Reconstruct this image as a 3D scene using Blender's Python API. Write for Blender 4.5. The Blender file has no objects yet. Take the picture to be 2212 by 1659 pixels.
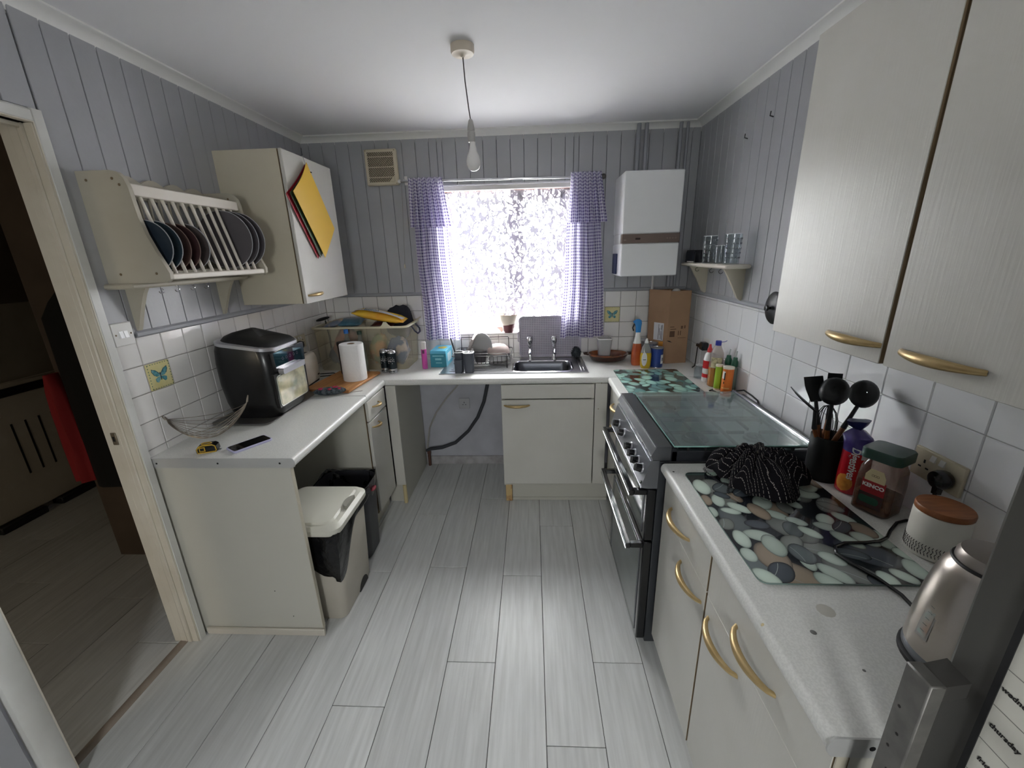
import bpy, bmesh, math, random
from mathutils import Vector, Matrix
random.seed(7)
SC = bpy.context.scene
COL = SC.collection
PI = math.pi

# ---------------------------------------------------------------- camera, sky, exposure
cam_d = bpy.data.cameras.new('camera')
cam = bpy.data.objects.new('camera', cam_d); COL.objects.link(cam)
cam_d.sensor_fit = 'HORIZONTAL'; cam_d.sensor_width = 36.0
cam_d.lens = 36.0 * 899.92 / 2212.0
cam_d.clip_start = 0.02
def _cam():
    p, yw, r = 0.302, -0.0527, -0.0274
    fw = Vector((math.sin(yw)*math.cos(p), math.cos(yw)*math.cos(p), -math.sin(p)))
    rt = Vector((math.cos(yw), -math.sin(yw), 0)); up = rt.cross(fw)
    r2 = rt*math.cos(r) + up*math.sin(r); u2 = -rt*math.sin(r) + up*math.cos(r)
    m = Matrix((r2, u2, -fw)).transposed().to_4x4(); m.translation = (0, 0, 1.6452)
    cam.matrix_world = m
_cam(); SC.camera = cam

W = bpy.data.worlds.new('overcast_sky'); SC.world = W; W.use_nodes = True
bg = W.node_tree.nodes['Background']; bg.inputs[1].default_value = 15.0
def _overcast():
    # overcast sky: brightest overhead, about a third of that at the horizon, dull ground below
    N, L = W.node_tree.nodes, W.node_tree.links
    tc = N.new('ShaderNodeTexCoord'); sx = N.new('ShaderNodeSeparateXYZ'); L.new(tc.outputs['Generated'], sx.inputs[0])
    mr = N.new('ShaderNodeMapRange'); mr.inputs['From Min'].default_value = -1; mr.inputs['From Max'].default_value = 1
    L.new(sx.outputs[2], mr.inputs['Value'])
    cr = N.new('ShaderNodeValToRGB'); e = cr.color_ramp.elements
    e[0].position = 0.0; e[0].color = (.245, .24, .23, 1)
    e[1].position = 1.0; e[1].color = (1.0, .985, .975, 1)
    for p, c in ((.47, (.245, .24, .23, 1)), (.53, (.36, .358, .352, 1)), (.75, (.70, .692, .682, 1))):
        k = e.new(p); k.color = c
    L.new(mr.outputs[0], cr.inputs[0]); L.new(cr.outputs[0], bg.inputs[0])
_overcast()
def portal(name, loc, rot, sx, sy):
    l = bpy.data.lights.new(name, 'AREA'); l.shape = 'RECTANGLE'; l.size = sx; l.size_y = sy
    o = bpy.data.objects.new(name, l); COL.objects.link(o); o.location = loc; o.rotation_euler = rot
    l.cycles.is_portal = True
    return o
portal('window_portal', (-0.165, 3.36, 1.6), (-PI/2, 0, 0), 0.95, 1.05)
portal('added_hall_window_portal', (-2.75, -1.78, 1.55), (PI/2, 0, 0), .6, .7)  # serves the unseen window added to light the hall
portal('added_rear_window_portal', (-.2, -1.72, 1.55), (PI/2, 0, 0), .48, .62)  # serves the unseen fill window added behind the camera
SC.view_settings.view_transform = 'Standard'; SC.view_settings.look = 'None'
SC.view_settings.gamma = 1.0; SC.view_settings.use_curve_mapping = False
SC.view_settings.exposure = 3.2
try:
    SC.cycles.use_denoising = True; SC.cycles.denoiser = 'OPENIMAGEDENOISE'
    SC.cycles.denoising_input_passes = 'RGB_ALBEDO_NORMAL'; SC.cycles.denoising_prefilter = 'ACCURATE'
    SC.cycles.max_bounces = 14; SC.cycles.diffuse_bounces = 8; SC.cycles.glossy_bounces = 4
    SC.cycles.transmission_bounces = 8; SC.cycles.transparent_max_bounces = 24
    SC.cycles.sample_clamp_indirect = 6.0; SC.cycles.caustics_reflective = False; SC.cycles.caustics_refractive = False
except Exception:
    pass

# ---------------------------------------------------------------- materials
def lin(c):
    r = []
    for v in c:
        v /= 255.0
        r.append(v/12.92 if v <= .04045 else ((v+.055)/1.055)**2.4)
    return tuple(r) + (1.0,)
MATS = {}
def mat(name, c=(200,200,200), rough=.5, metal=0.0, c2=None, ns=8.0, st=(1,1,1), det=4.0, lo=.35, hi=.65,
        bump=0.0, bs=None, bst=None, coat=0.0, rnd=0.0, spec=.5, sheen=0.0, emit=0.0, sss=0.0):
    if name in MATS: return MATS[name]
    m = bpy.data.materials.new(name); m.use_nodes = True
    nt = m.node_tree; N = nt.nodes; L = nt.links
    b = N['Principled BSDF']
    b.inputs['Base Color'].default_value = lin(c); b.inputs['Roughness'].default_value = rough
    b.inputs['Metallic'].default_value = metal
    b.inputs['Specular IOR Level'].default_value = spec
    if coat: b.inputs['Coat Weight'].default_value = coat; b.inputs['Coat Roughness'].default_value = .05
    if sheen: b.inputs['Sheen Weight'].default_value = sheen
    tc = N.new('ShaderNodeTexCoord')
    src = None
    if c2 is not None:
        mp = N.new('ShaderNodeMapping'); mp.inputs['Scale'].default_value = st
        L.new(tc.outputs['Object'], mp.inputs['Vector'])
        nz = N.new('ShaderNodeTexNoise'); nz.inputs['Scale'].default_value = ns; nz.inputs['Detail'].default_value = det
        L.new(mp.outputs[0], nz.inputs['Vector'])
        if rnd:
            oi = N.new('ShaderNodeObjectInfo')
            ad = N.new('ShaderNodeVectorMath'); ad.operation = 'ADD'
            sc_ = N.new('ShaderNodeMath'); sc_.operation = 'MULTIPLY'; sc_.inputs[1].default_value = 37.0
            L.new(oi.outputs['Random'], sc_.inputs[0]); L.new(mp.outputs[0], ad.inputs[0]); L.new(sc_.outputs[0], ad.inputs[1])
            L.new(ad.outputs[0], nz.inputs['Vector'])
        cr = N.new('ShaderNodeValToRGB')
        cr.color_ramp.elements[0].position = lo; cr.color_ramp.elements[0].color = lin(c)
        cr.color_ramp.elements[1].position = hi; cr.color_ramp.elements[1].color = lin(c2)
        L.new(nz.outputs['Fac'], cr.inputs[0]); src = cr.outputs[0]
        if rnd:
            hs = N.new('ShaderNodeHueSaturation')
            ma = N.new('ShaderNodeMath'); ma.operation = 'MULTIPLY_ADD'; ma.inputs[1].default_value = rnd; ma.inputs[2].default_value = 1-rnd/2
            L.new(oi.outputs['Random'], ma.inputs[0]); L.new(ma.outputs[0], hs.inputs['Value']); L.new(src, hs.inputs['Color'])
            src = hs.outputs[0]
        L.new(src, b.inputs['Base Color'])
    if bump:
        mp2 = N.new('ShaderNodeMapping'); mp2.inputs['Scale'].default_value = bst or st
        L.new(tc.outputs['Object'], mp2.inputs['Vector'])
        n2 = N.new('ShaderNodeTexNoise'); n2.inputs['Scale'].default_value = bs or ns; n2.inputs['Detail'].default_value = 5
        L.new(mp2.outputs[0], n2.inputs['Vector'])
        bp_ = N.new('ShaderNodeBump'); bp_.inputs['Strength'].default_value = bump; bp_.inputs['Distance'].default_value = .01
        L.new(n2.outputs['Fac'], bp_.inputs['Height']); L.new(bp_.outputs[0], b.inputs['Normal'])
    if emit:
        b.inputs['Emission Color'].default_value = lin(c); b.inputs['Emission Strength'].default_value = emit
    MATS[name] = m
    return m

def glass(name, tint=(240,248,246), refl=1.0, rough=.02, body=0.0, bodyc=(220,230,225)):
    """thin sheet or vessel glass: straight-through with a Fresnel reflection"""
    if name in MATS: return MATS[name]
    m = bpy.data.materials.new(name); m.use_nodes = True
    nt = m.node_tree; N = nt.nodes; L = nt.links
    N.remove(N['Principled BSDF']); out = N['Material Output']
    t = N.new('ShaderNodeBsdfTransparent'); t.inputs[0].default_value = lin(tint)
    g = N.new('ShaderNodeBsdfGlossy'); g.inputs['Roughness'].default_value = rough
    f = N.new('ShaderNodeLayerWeight'); f.inputs['Blend'].default_value = .5      # Schlick from the facing angle
    pw = N.new('ShaderNodeMath'); pw.operation = 'POWER'; pw.inputs[1].default_value = 5.0
    L.new(f.outputs['Facing'], pw.inputs[0])
    mu = N.new('ShaderNodeMath'); mu.operation = 'MULTIPLY_ADD'; mu.inputs[1].default_value = .9*refl; mu.inputs[2].default_value = .045*refl; mu.use_clamp = True
    L.new(pw.outputs[0], mu.inputs[0])
    mx = N.new('ShaderNodeMixShader')
    L.new(mu.outputs[0], mx.inputs[0]); L.new(t.outputs[0], mx.inputs[1]); L.new(g.outputs[0], mx.inputs[2])
    last = mx
    if body:
        d = N.new('ShaderNodeBsdfDiffuse'); d.inputs[0].default_value = lin(bodyc)
        m2 = N.new('ShaderNodeMixShader'); m2.inputs[0].default_value = body
        L.new(mx.outputs[0], m2.inputs[1]); L.new(d.outputs[0], m2.inputs[2]); last = m2
    L.new(last.outputs[0], out.inputs[0])
    MATS[name] = m
    return m

def cloth_mat(name, kind):
    """gingham or lace, woven from the sheet's own UV (metres of cloth)"""
    m = bpy.data.materials.new(name); m.use_nodes = True
    nt = m.node_tree; N = nt.nodes; L = nt.links
    N.remove(N['Principled BSDF']); out = N['Material Output']
    def math_(op, a, b_=None):
        n = N.new('ShaderNodeMath'); n.operation = op
        for i, v in enumerate((a, b_)):
            if v is None: continue
            if isinstance(v, (int, float)): n.inputs[i].default_value = v
            else: L.new(v, n.inputs[i])
        return n.outputs[0]
    uv = N.new('ShaderNodeUVMap'); sx = N.new('ShaderNodeSeparateXYZ'); L.new(uv.outputs[0], sx.inputs[0])
    if kind == 'gingham':
        s = []
        for i in (0, 1):
            fr = math_('FRACT', math_('MULTIPLY', sx.outputs[i], 1/.021))
            s.append(math_('GREATER_THAN', fr, .5))
        tot = math_('MULTIPLY', math_('ADD', s[0], s[1]), .5)
        cr = N.new('ShaderNodeValToRGB'); cr.color_ramp.interpolation = 'CONSTANT'
        e = cr.color_ramp.elements
        e[0].color = lin((246,245,250)); e[1].position = .25; e[1].color = lin((208,203,226))
        e2 = e.new(.75); e2.color = lin((128,120,164))
        L.new(tot, cr.inputs[0])
        d = N.new('ShaderNodeBsdfDiffuse'); tr = N.new('ShaderNodeBsdfTranslucent')
        L.new(cr.outputs[0], d.inputs[0]); L.new(cr.outputs[0], tr.inputs[0])
        mx = N.new('ShaderNodeMixShader'); mx.inputs[0].default_value = .52
        L.new(d.outputs[0], mx.inputs[1]); L.new(tr.outputs[0], mx.inputs[2]); L.new(mx.outputs[0], out.inputs[0])
    else:
        nz = N.new('ShaderNodeTexNoise'); nz.inputs['Scale'].default_value = 20; nz.inputs['Detail'].default_value = 5
        vo = N.new('ShaderNodeTexVoronoi'); vo.inputs['Scale'].default_value = 24; vo.feature = 'DISTANCE_TO_EDGE'
        L.new(uv.outputs[0], nz.inputs[0]); L.new(uv.outputs[0], vo.inputs[0])
        a = math_('LESS_THAN', vo.outputs['Distance'], .08)
        b_ = math_('GREATER_THAN', nz.outputs['Fac'], .55)
        lw = N.new('ShaderNodeLayerWeight'); lw.inputs['Blend'].default_value = .5    # folds seen edge-on hold more thread
        edge = math_('MULTIPLY', math_('POWER', lw.outputs['Facing'], 1.5), .72)
        fac = math_('ADD', math_('MULTIPLY', math_('MAXIMUM', a, b_), .78), math_('ADD', edge, .26))
        fac = math_('MINIMUM', fac, .995)
        d = N.new('ShaderNodeBsdfDiffuse'); d.inputs[0].default_value = lin((236,232,242))
        tr = N.new('ShaderNodeBsdfTranslucent'); tr.inputs[0].default_value = lin((36,34,42))
        mx = N.new('ShaderNodeMixShader'); mx.inputs[0].default_value = .5
        L.new(d.outputs[0], mx.inputs[1]); L.new(tr.outputs[0], mx.inputs[2])
        tp = N.new('ShaderNodeBsdfTransparent')
        m2 = N.new('ShaderNodeMixShader'); L.new(fac, m2.inputs[0]); L.new(tp.outputs[0], m2.inputs[1]); L.new(mx.outputs[0], m2.inputs[2])
        L.new(m2.outputs[0], out.inputs[0])
    return m

def print_mat(name, rough=.15, coat=.6):
    """flat print: colour comes from the mesh's own 'print' colour attribute"""
    m = bpy.data.materials.new(name); m.use_nodes = True
    N = m.node_tree.nodes; b = N['Principled BSDF']
    a = N.new('ShaderNodeVertexColor'); a.layer_name = 'print'
    m.node_tree.links.new(a.outputs[0], b.inputs['Base Color'])
    b.inputs['Roughness'].default_value = rough; b.inputs['Coat Weight'].default_value = coat; b.inputs['Coat Roughness'].default_value = .03
    return m

PAINT = mat('grey_panel_paint', (164,165,169), .33, c2=(170,171,175), ns=3, bump=.04, bs=60)
GROOVE = mat('groove_shadow_paint', (60,62,68), .8)
TILE = mat('white_glazed_tile', (230,227,224), .12, c2=(237,235,232), ns=2, rnd=.06)
TILER = mat('white_gloss_tile', (230,231,233), .1, c2=(237,238,240), ns=2, rnd=.05)
GROUT = mat('grey_grout', (150,146,140), .9)
PLASTER = mat('painted_plaster', (190,191,199), .8, c2=(168,168,176), ns=5, lo=.3, hi=.75)
CEIL = mat('white_ceiling_paint', (226,226,228), .9)
COVE = mat('white_cornice_paint', (225,225,222), .6)
GLOSSW = mat('cream_gloss_woodwork', (214,208,194), .35, c2=(204,196,180), ns=6)
FLOORW = mat('grey_oak_plank', (186,187,186), .34, c2=(211,212,211), ns=2.4, st=(26,1.6,1), det=9, lo=.25, hi=.75, bump=.05, bs=3, bst=(40,2,1), rnd=.12)
JOINT = mat('dark_plank_joint', (58,56,56), .9)
CREAM = mat('cream_woodgrain_door', (202,200,193), .36, c2=(197,195,187), ns=4, bump=.045, bs=5, bst=(34,34,1.6))
CREAMS = mat('cream_smooth_board', (188,186,176), .5)
OLDCREAM = mat('aged_cream_paint', (190,184,168), .5, c2=(182,175,158), ns=4)
EDGEB = mat('brown_board_edge', (120,102,78), .7)
WTOP = mat('pale_grey_worktop', (210,210,206), .36, c2=(220,220,216), ns=220, det=2, lo=.42, hi=.58)
STEEL = mat('brushed_stainless', (176,176,178), .28, 1.0, bump=.04, bs=4, bst=(2,120,2))
CHROME = mat('polished_chrome', (220,220,224), .1, 1.0)
ALU = mat('satin_aluminium_strip', (182,182,180), .5, .2)
BRASS = mat('brushed_brass_handle', (182,156,108), .36, .6, c2=(194,170,124), ns=30)
BLACKP = mat('black_gloss_plastic', (12,12,16), .22, coat=.3)
BLACKM = mat('matt_black_plastic', (20,20,22), .55)
DGREY = mat('dark_grey_plastic', (72,74,82), .45)
WHITEP = mat('white_plastic', (224,222,218), .4)
IVORY = mat('ivory_plastic', (206,196,172), .45)
SILVER = mat('silver_plastic', (190,190,196), .3, .6)
HOBST = mat('dark_hob_steel', (176,180,184), .45, .3)
GUN = mat('gunmetal_enamel', (44,46,52), .35, .3)
THIN = glass('window_glass', (250,252,252), .8)
LIDG = glass('lid_glass_painted_sheen', (206,224,218), 1.6, .08, .20, (180,190,194))  # pale diffuse share stands in for the room reflected in the lid
TUMB = glass('tumbler_glass', (240,243,245), .9, .02, .02)
WOODB = mat('beech_board', (196,142,86), .5, c2=(176,120,66), ns=3, st=(14,1.2,1), det=6)
WOODH = mat('acacia_wood', (138,84,44), .45, c2=(112,64,32), ns=6, st=(3,10,3), det=6)
CARD = mat('brown_cardboard', (158,126,98), .85, c2=(148,117,90), ns=6)
PAPER = mat('white_kitchen_paper', (236,234,232), .95, bump=.2, bs=60)
INK = mat('black_ink', (28,24,24), .7)
WINK = mat('white_ink', (232,232,230), .6)

# ---------------------------------------------------------------- mesh helpers
WL = {}                                   # world offset of every built parent
class MB:
    def __init__(s):
        s.bm = bmesh.new(); s.M = Matrix.Identity(4); s.uv = None; s.colname = None
    def _add(s, vs, fs, cols=None, uvs=None):
        bv = [s.bm.verts.new(s.M @ Vector(v)) for v in vs]
        out = []
        for k, f in enumerate(fs):
            try: fc = s.bm.faces.new([bv[i] for i in f])
            except ValueError: continue
            out.append((fc, f))
        if cols is not None:
            lay = s.bm.loops.layers.color.get('print') or s.bm.loops.layers.color.new('print')
            for fc, f in out:
                for lp, i in zip(fc.loops, f): lp[lay] = cols[i]
        if uvs is not None:
            lay = s.bm.loops.layers.uv.get('UVMap') or s.bm.loops.layers.uv.new('UVMap')
            for fc, f in out:
                for lp, i in zip(fc.loops, f): lp[lay].uv = uvs[i]
        return bv
    def bx(s, x0, x1, y0, y1, z0, z1, b=0.0):
        X, Y, Z = (min(x0,x1), max(x0,x1)), (min(y0,y1), max(y0,y1)), (min(z0,z1), max(z0,z1))
        b = min(b, .49*min(X[1]-X[0], Y[1]-Y[0], Z[1]-Z[0]))
        if b <= 0:
            vs = [(X[i], Y[j], Z[k]) for i in (0,1) for j in (0,1) for k in (0,1)]
            s._add(vs, [(0,1,3,2),(4,6,7,5),(0,4,5,1),(2,3,7,6),(0,2,6,4),(1,5,7,3)]); return s
        vs, ix = [], {}
        for i in (0,1):
            for j in (0,1):
                for k in (0,1):
                    for a in (0,1,2):
                        p = [X[i] + (b if i == 0 else -b), Y[j] + (b if j == 0 else -b), Z[k] + (b if k == 0 else -b)]
                        p[a] = (X[i], Y[j], Z[k])[a]
                        ix[i,j,k,a] = len(vs); vs.append(tuple(p))
        fs = []
        q = ((0,0),(1,0),(1,1),(0,1))
        for a in (0,1,2):
            for e in (0,1):
                f = []
                for (m, n) in q:
                    c = [m, n]; c.insert(a, e); f.append(ix[c[0],c[1],c[2],a])
                if (a == 1) == (e == 1): f.reverse()
                fs.append(f)
        for a in (0,1,2):                       # edges along axis a
            o = [t for t in (0,1,2) if t != a]
            for m in (0,1):
                for n in (0,1):
                    def cr(t, ax):
                        c = [0,0,0]; c[a] = t; c[o[0]] = m; c[o[1]] = n; return ix[c[0],c[1],c[2],ax]
                    fs.append([cr(0,o[0]), cr(1,o[0]), cr(1,o[1]), cr(0,o[1])])
        for i in (0,1):
            for j in (0,1):
                for k in (0,1): fs.append([ix[i,j,k,0], ix[i,j,k,1], ix[i,j,k,2]])
        s._add(vs, fs); return s
    def prism(s, poly, axis, a, b):
        """polygon in the plane of the other two axes (in xyz order), extruded along axis from a to b"""
        n = len(poly); vs = []
        for t in (a, b):
            for (p, q) in poly:
                vs.append({'x': (t,p,q), 'y': (p,t,q), 'z': (p,q,t)}[axis])
        fs = [tuple(range(n)), tuple(range(2*n-1, n-1, -1))]
        for i in range(n): fs.append((i, (i+1) % n, n+(i+1) % n, n+i))
        s._add(vs, fs); return s
    def ring(s, rings, cap0=True, cap1=True, closed=False):
        """loft a list of equal-length closed rings"""
        n = len(rings[0]); vs = [p for r in rings for p in r]; fs = []
        m = len(rings)
        for k in range(m if closed else m-1):
            k2 = (k+1) % m
            for i in range(n): fs.append((k*n+i, k*n+(i+1) % n, k2*n+(i+1) % n, k2*n+i))
        if not closed:
            if cap0: fs.append(tuple(range(n-1, -1, -1)))
            if cap1: fs.append(tuple((m-1)*n+i for i in range(n)))
        s._add(vs, fs); return s
    def lathe(s, prof, c=(0,0,0), seg=24, cap0=True, cap1=True):
        rings = []
        for (r, z) in prof:
            r = max(r, 1e-4)
            rings.append([(c[0]+r*math.cos(2*PI*i/seg), c[1]+r*math.sin(2*PI*i/seg), c[2]+z) for i in range(seg)])
        return s.ring(rings, cap0, cap1)
    def tube(s, pts, r, seg=8, closed=False, flat=1.0, cap=True):
        P = [Vector(p) for p in pts]; n = len(P); rings = []
        up = None
        for i in range(n):
            a = P[i-1] if (i > 0 or closed) else P[i]; b = P[(i+1) % n] if (i < n-1 or closed) else P[i]
            t = (b-a).normalized()
            if up is None:
                up = Vector((0,0,1)) if abs(t.z) < .9 else Vector((1,0,0))
            x = t.cross(up)
            if x.length < 1e-6: x = t.cross(Vector((.3,1,.2)))
            x.normalize(); y = x.cross(t).normalized(); up = y
            rr = r[i] if isinstance(r, (list, tuple)) else r
            rings.append([tuple(P[i] + x*rr*math.cos(2*PI*k/seg) + y*rr*flat*math.sin(2*PI*k/seg)) for k in range(seg)])
        return s.ring(rings, cap, cap, closed)
    def cyl(s, p0, p1, r0, r1=None, seg=16):
        return s.tube([p0, p1], [r0, r0 if r1 is None else r1], seg)
    def ball(s, c, r, seg=14, rows=9):
        rx, ry, rz = r if isinstance(r, (tuple, list)) else (r, r, r)
        rings = []
        for j in range(rows+1):
            a = -PI/2 + PI*j/rows; k = max(math.cos(a), .01)
            rings.append([(c[0]+rx*k*math.cos(2*PI*i/seg), c[1]+ry*k*math.sin(2*PI*i/seg), c[2]+rz*math.sin(a)) for i in range(seg)])
        return s.ring(rings)
    def sheet(s, fn, nu, nv, uv=None, th=0.0):
        vs, us = [], []
        for j in range(nv+1):
            for i in range(nu+1):
                u, v = i/nu, j/nv
                vs.append(fn(u, v)); us.append(uv(u, v) if uv else (u, v))
        w = nu+1
        fs = [(j*w+i, j*w+i+1, (j+1)*w+i+1, (j+1)*w+i) for j in range(nv) for i in range(nu)]
        s._add(vs, fs, uvs=us); return s
    def text(s, body, size, M, ext=.0004, shear=0.0, bold=0.0):
        cu = bpy.data.curves.new('lettering', 'FONT'); cu.body = body; cu.size = size; cu.extrude = ext; cu.shear = shear
        cu.align_x = 'CENTER'; cu.align_y = 'CENTER'; cu.offset = bold; cu.resolution_u = 3
        o = bpy.data.objects.new('lettering', cu); COL.objects.link(o)
        me = bpy.data.meshes.new_from_object(o.evaluated_get(bpy.context.evaluated_depsgraph_get()))
        me.transform(M); s.bm.from_mesh(me)
        bpy.data.objects.remove(o); bpy.data.curves.remove(cu); bpy.data.meshes.remove(me)
        return s
    def weld(s, d=1e-5):
        bmesh.ops.remove_doubles(s.bm, verts=s.bm.verts, dist=d); return s
    def mesh(s, name, m, smooth=True, off=None, ang=38):
        bmesh.ops.recalc_face_normals(s.bm, faces=s.bm.faces)
        me = bpy.data.meshes.new(name); s.bm.to_mesh(me); s.bm.free()
        if off is not None: me.transform(Matrix.Translation(-off))
        for p in me.polygons: p.use_smooth = smooth
        if smooth: me.set_sharp_from_angle(angle=math.radians(ang))
        for x in (m if isinstance(m, (list, tuple)) else [m]): me.materials.append(x)
        return me
    def build(s, name, m, parent=None, local=False, smooth=True, label=None, org=None, ang=38):
        """links ONE mesh object. Points are in world metres (or, with local, in the parent's own frame)."""
        off = None
        if parent is not None and not local: off = WL.get(parent.name, Vector())
        if parent is None and org is not None: off = Vector(org)
        me = s.mesh(name, m, smooth, off, ang)
        o = bpy.data.objects.new(name, me); COL.objects.link(o)
        if parent is not None: o.parent = parent; WL[o.name] = WL.get(parent.name, Vector()).copy()
        else:
            o.location = off or (0,0,0); WL[o.name] = Vector(off) if off else Vector()
        if label: o['label'] = label
        return o
def tag(o, label, cat, group=None, kind=None):
    o['label'] = label; o['category'] = cat
    if group: o['group'] = group
    if kind: o['kind'] = kind
    return o
def thing(name, label, cat, loc=(0,0,0), rz=0.0, group=None):
    o = bpy.data.objects.new(name, None); COL.objects.link(o); o.empty_display_size = .05
    o.location = loc; o.rotation_euler = (0, 0, rz); WL[o.name] = Vector(loc)
    return tag(o, label, cat, group)
def struct(o):
    o['kind'] = 'structure'; return o
def place(me, name, parent, loc, rz=0.0, label=None):
    """one more object on shared mesh data, at a world point, under a parent without rotation"""
    o = bpy.data.objects.new(name, me); COL.objects.link(o); o.parent = parent
    o.location = Vector(loc) - WL.get(parent.name, Vector()); o.rotation_euler = (0,0,rz)
    if label: o['label'] = label
    return o
def copy_tree(o, loc, rz, label, parent=None):
    c = o.copy(); COL.objects.link(c)
    if parent is None: c.location = loc; c.rotation_euler = (0,0,rz); c['label'] = label
    else: c.parent = parent
    for ch in list(o.children): copy_tree(ch, None, None, None, c)
    return c
def rrect(cx, cy, hx, hy, r, z, n=5):
    """closed rounded-rectangle ring at height z"""
    pts = []
    for (sx, sy, a0) in ((1,1,0),(-1,1,PI/2),(-1,-1,PI),(1,-1,1.5*PI)):
        for k in range(n+1):
            a = a0 + PI/2*k/n
            pts.append((cx+sx*(hx-r)+r*math.cos(a), cy+sy*(hy-r)+r*math.sin(a), z))
    return pts
def handle(p0, p1, out, parent, r=.006, bulge=.03, name='handle', w=1.6, label='brass bow handle'):
    """bow handle springing from p0 to p1, standing out along 'out'"""
    P0, P1, O = Vector(p0), Vector(p1), Vector(out).normalized()
    pts, rad = [], []
    for i in range(17):
        t = i/16; k = math.sin(PI*t)**.62
        pts.append(tuple(P0.lerp(P1, t) + O*(bulge*k - .001))); rad.append(r*(.72+.68*math.sin(PI*t)))
    return MB().tube(pts, rad, 10).build(name, BRASS, parent, label=label)
# ================================================================ the room shell
XL, XR, YB, YR = -1.55, 1.108, 3.09, -1.55
ZC, ZD, WT = 2.424, 1.386, 0.90            # ceiling, dado rail, worktop height
XH = -3.50                                  # far wall of the hall
DY0, DY1, DZ = 0.88, 1.398, 2.072           # doorway in the left wall
WX0, WX1, WZ0, WZ1 = -0.62, 0.285, 1.085, 2.105   # window opening

# ---- floor: slab with every plank a child
floor = struct(MB().bx(XH-.1, XR+.1, YR-.1, 3.35, -.06, -.0045).build('floor', JOINT))
PW, PL = .2055, 1.235
pc = {}
def plank_at(x0, x1, y0, y1):
    w, l = round(x1-x0-.0022, 4), round(y1-y0-.0022, 4)
    if w < .01 or l < .01: return
    if (w, l) not in pc: pc[w, l] = MB().bx(-w/2, w/2, -l/2, l/2, -.0045, 0, .0012).mesh('plank', FLOORW)
    place(pc[w, l], 'plank', floor, ((x0+x1)/2, (y0+y1)/2, 0))
seam = {-10: .4, -9: .9, -8: .15, -7: .62, -6: .30, -5: .80, -4: .607, -3: 1.133, -2: .648, -1: 1.324, 0: .589, 1: 1.018, 2: 1.335, 3: .9, 4: .4, 5: 1.2}
def lay(x_lo, x_hi, k0, k1):
    for k in range(k0, k1+1):
        a = .033 + PW*(k-1); b = a + PW
        a, b = max(a, x_lo), min(b, x_hi)
        if b-a < .012: continue
        y = seam.get(k, (k*.437) % PL) % PL - 2*PL
        while y < YB+.1:
            y0, y1 = max(y, YR), min(y+PL, YB+.05)
            if y1-y0 > .02: plank_at(a, b, y0, y1)
            y += PL
lay(-1.602, XR, -7, 6)
lay(XH, -1.604, -17, -7)
trim = struct(MB().prism([(-1.622,0),(-1.612,.006),(-1.592,.006),(-1.582,0)], 'y', DY0-.02, DY1+.01).build('trim_1', mat('wood_threshold', (150,138,128), .5, c2=(138,126,116), ns=12)))

# ---- ceiling and cornice
ceil = struct(MB().bx(XH-.1, XR+.1, YR-.1, YB+.25, ZC, ZC+.08).build('ceiling', CEIL))
def cove(d=.062, h=.058):
    """cornice section: distance from wall, height below ceiling"""
    p = [(0,0),(d,0),(d,-.007)]
    for i in range(7):
        a = PI/2*i/6; p.append((d-.006-(d-.014)*math.sin(a)*.98, -.009-(h-.016)*(1-math.cos(a))))
    p += [(.006,-h+.005),(.006,-h),(0,-h)]
    return p
def run(name, axis, a, b, conv):
    return struct(MB().prism([conv(d, z) for d, z in cove()], axis, a, b).build(name, COVE))
run('trim_2', 'y', YR, YB, lambda d, z: (XL+d, ZC+z))
run('trim_3', 'x', XL, XR, lambda d, z: (YB-d, ZC+z))
run('trim_4', 'y', YR, YB, lambda d, z: (XR-d, ZC+z))

# ---- walls
def wall(name, boxes, m=PLASTER):
    mb = MB()
    for b in boxes: mb.bx(*b)
    return struct(mb.build(name, m))
wall_left = wall('wall_left', [(XL-.09, XL, DY1, YB+.2, 0, ZC), (XL-.09, XL, YR, DY0, 0, ZC), (XL-.09, XL, DY0, DY1, DZ, ZC)])
wall_back = wall('wall_back', [(XL, WX0, YB, YB+.25, 0, ZC), (WX1, XR, YB, YB+.25, 0, ZC), (WX0, WX1, YB, YB+.25, 0, WZ0-.012), (WX0, WX1, YB, YB+.25, WZ1, ZC)])
wall_right = wall('wall_right', [(XR, XR+.1, YR, YB+.2, 0, ZC)])
RX0, RX1, RZ0, RZ1 = -.43, .03, 1.25, 1.85       # opening of the unseen window added behind the camera
wall_rear = wall('wall_rear', [(XL-.09, RX0, YR-.2, YR, 0, ZC), (RX1, XR+.1, YR-.2, YR, 0, ZC), (RX0, RX1, YR-.2, YR, 0, RZ0), (RX0, RX1, YR-.2, YR, RZ1, ZC)], mat('rear_wall_paint', (226,226,226), .8))
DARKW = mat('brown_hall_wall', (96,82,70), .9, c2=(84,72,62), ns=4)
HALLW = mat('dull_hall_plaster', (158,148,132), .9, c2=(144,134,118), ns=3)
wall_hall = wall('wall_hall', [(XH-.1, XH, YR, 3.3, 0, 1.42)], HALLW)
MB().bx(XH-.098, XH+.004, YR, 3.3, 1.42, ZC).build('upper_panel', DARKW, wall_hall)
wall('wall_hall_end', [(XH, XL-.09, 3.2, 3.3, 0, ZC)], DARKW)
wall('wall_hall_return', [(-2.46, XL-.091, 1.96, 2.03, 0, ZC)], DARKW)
wall('wall_hall_near', [(XH, -3.0, YR-.2, YR, 0, ZC), (-2.5, XL-.09, YR-.2, YR, 0, ZC), (-3.0, -2.5, YR-.2, YR, 0, 1.25), (-3.0, -2.5, YR-.2, YR, 1.85, ZC)], DARKW)

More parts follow.
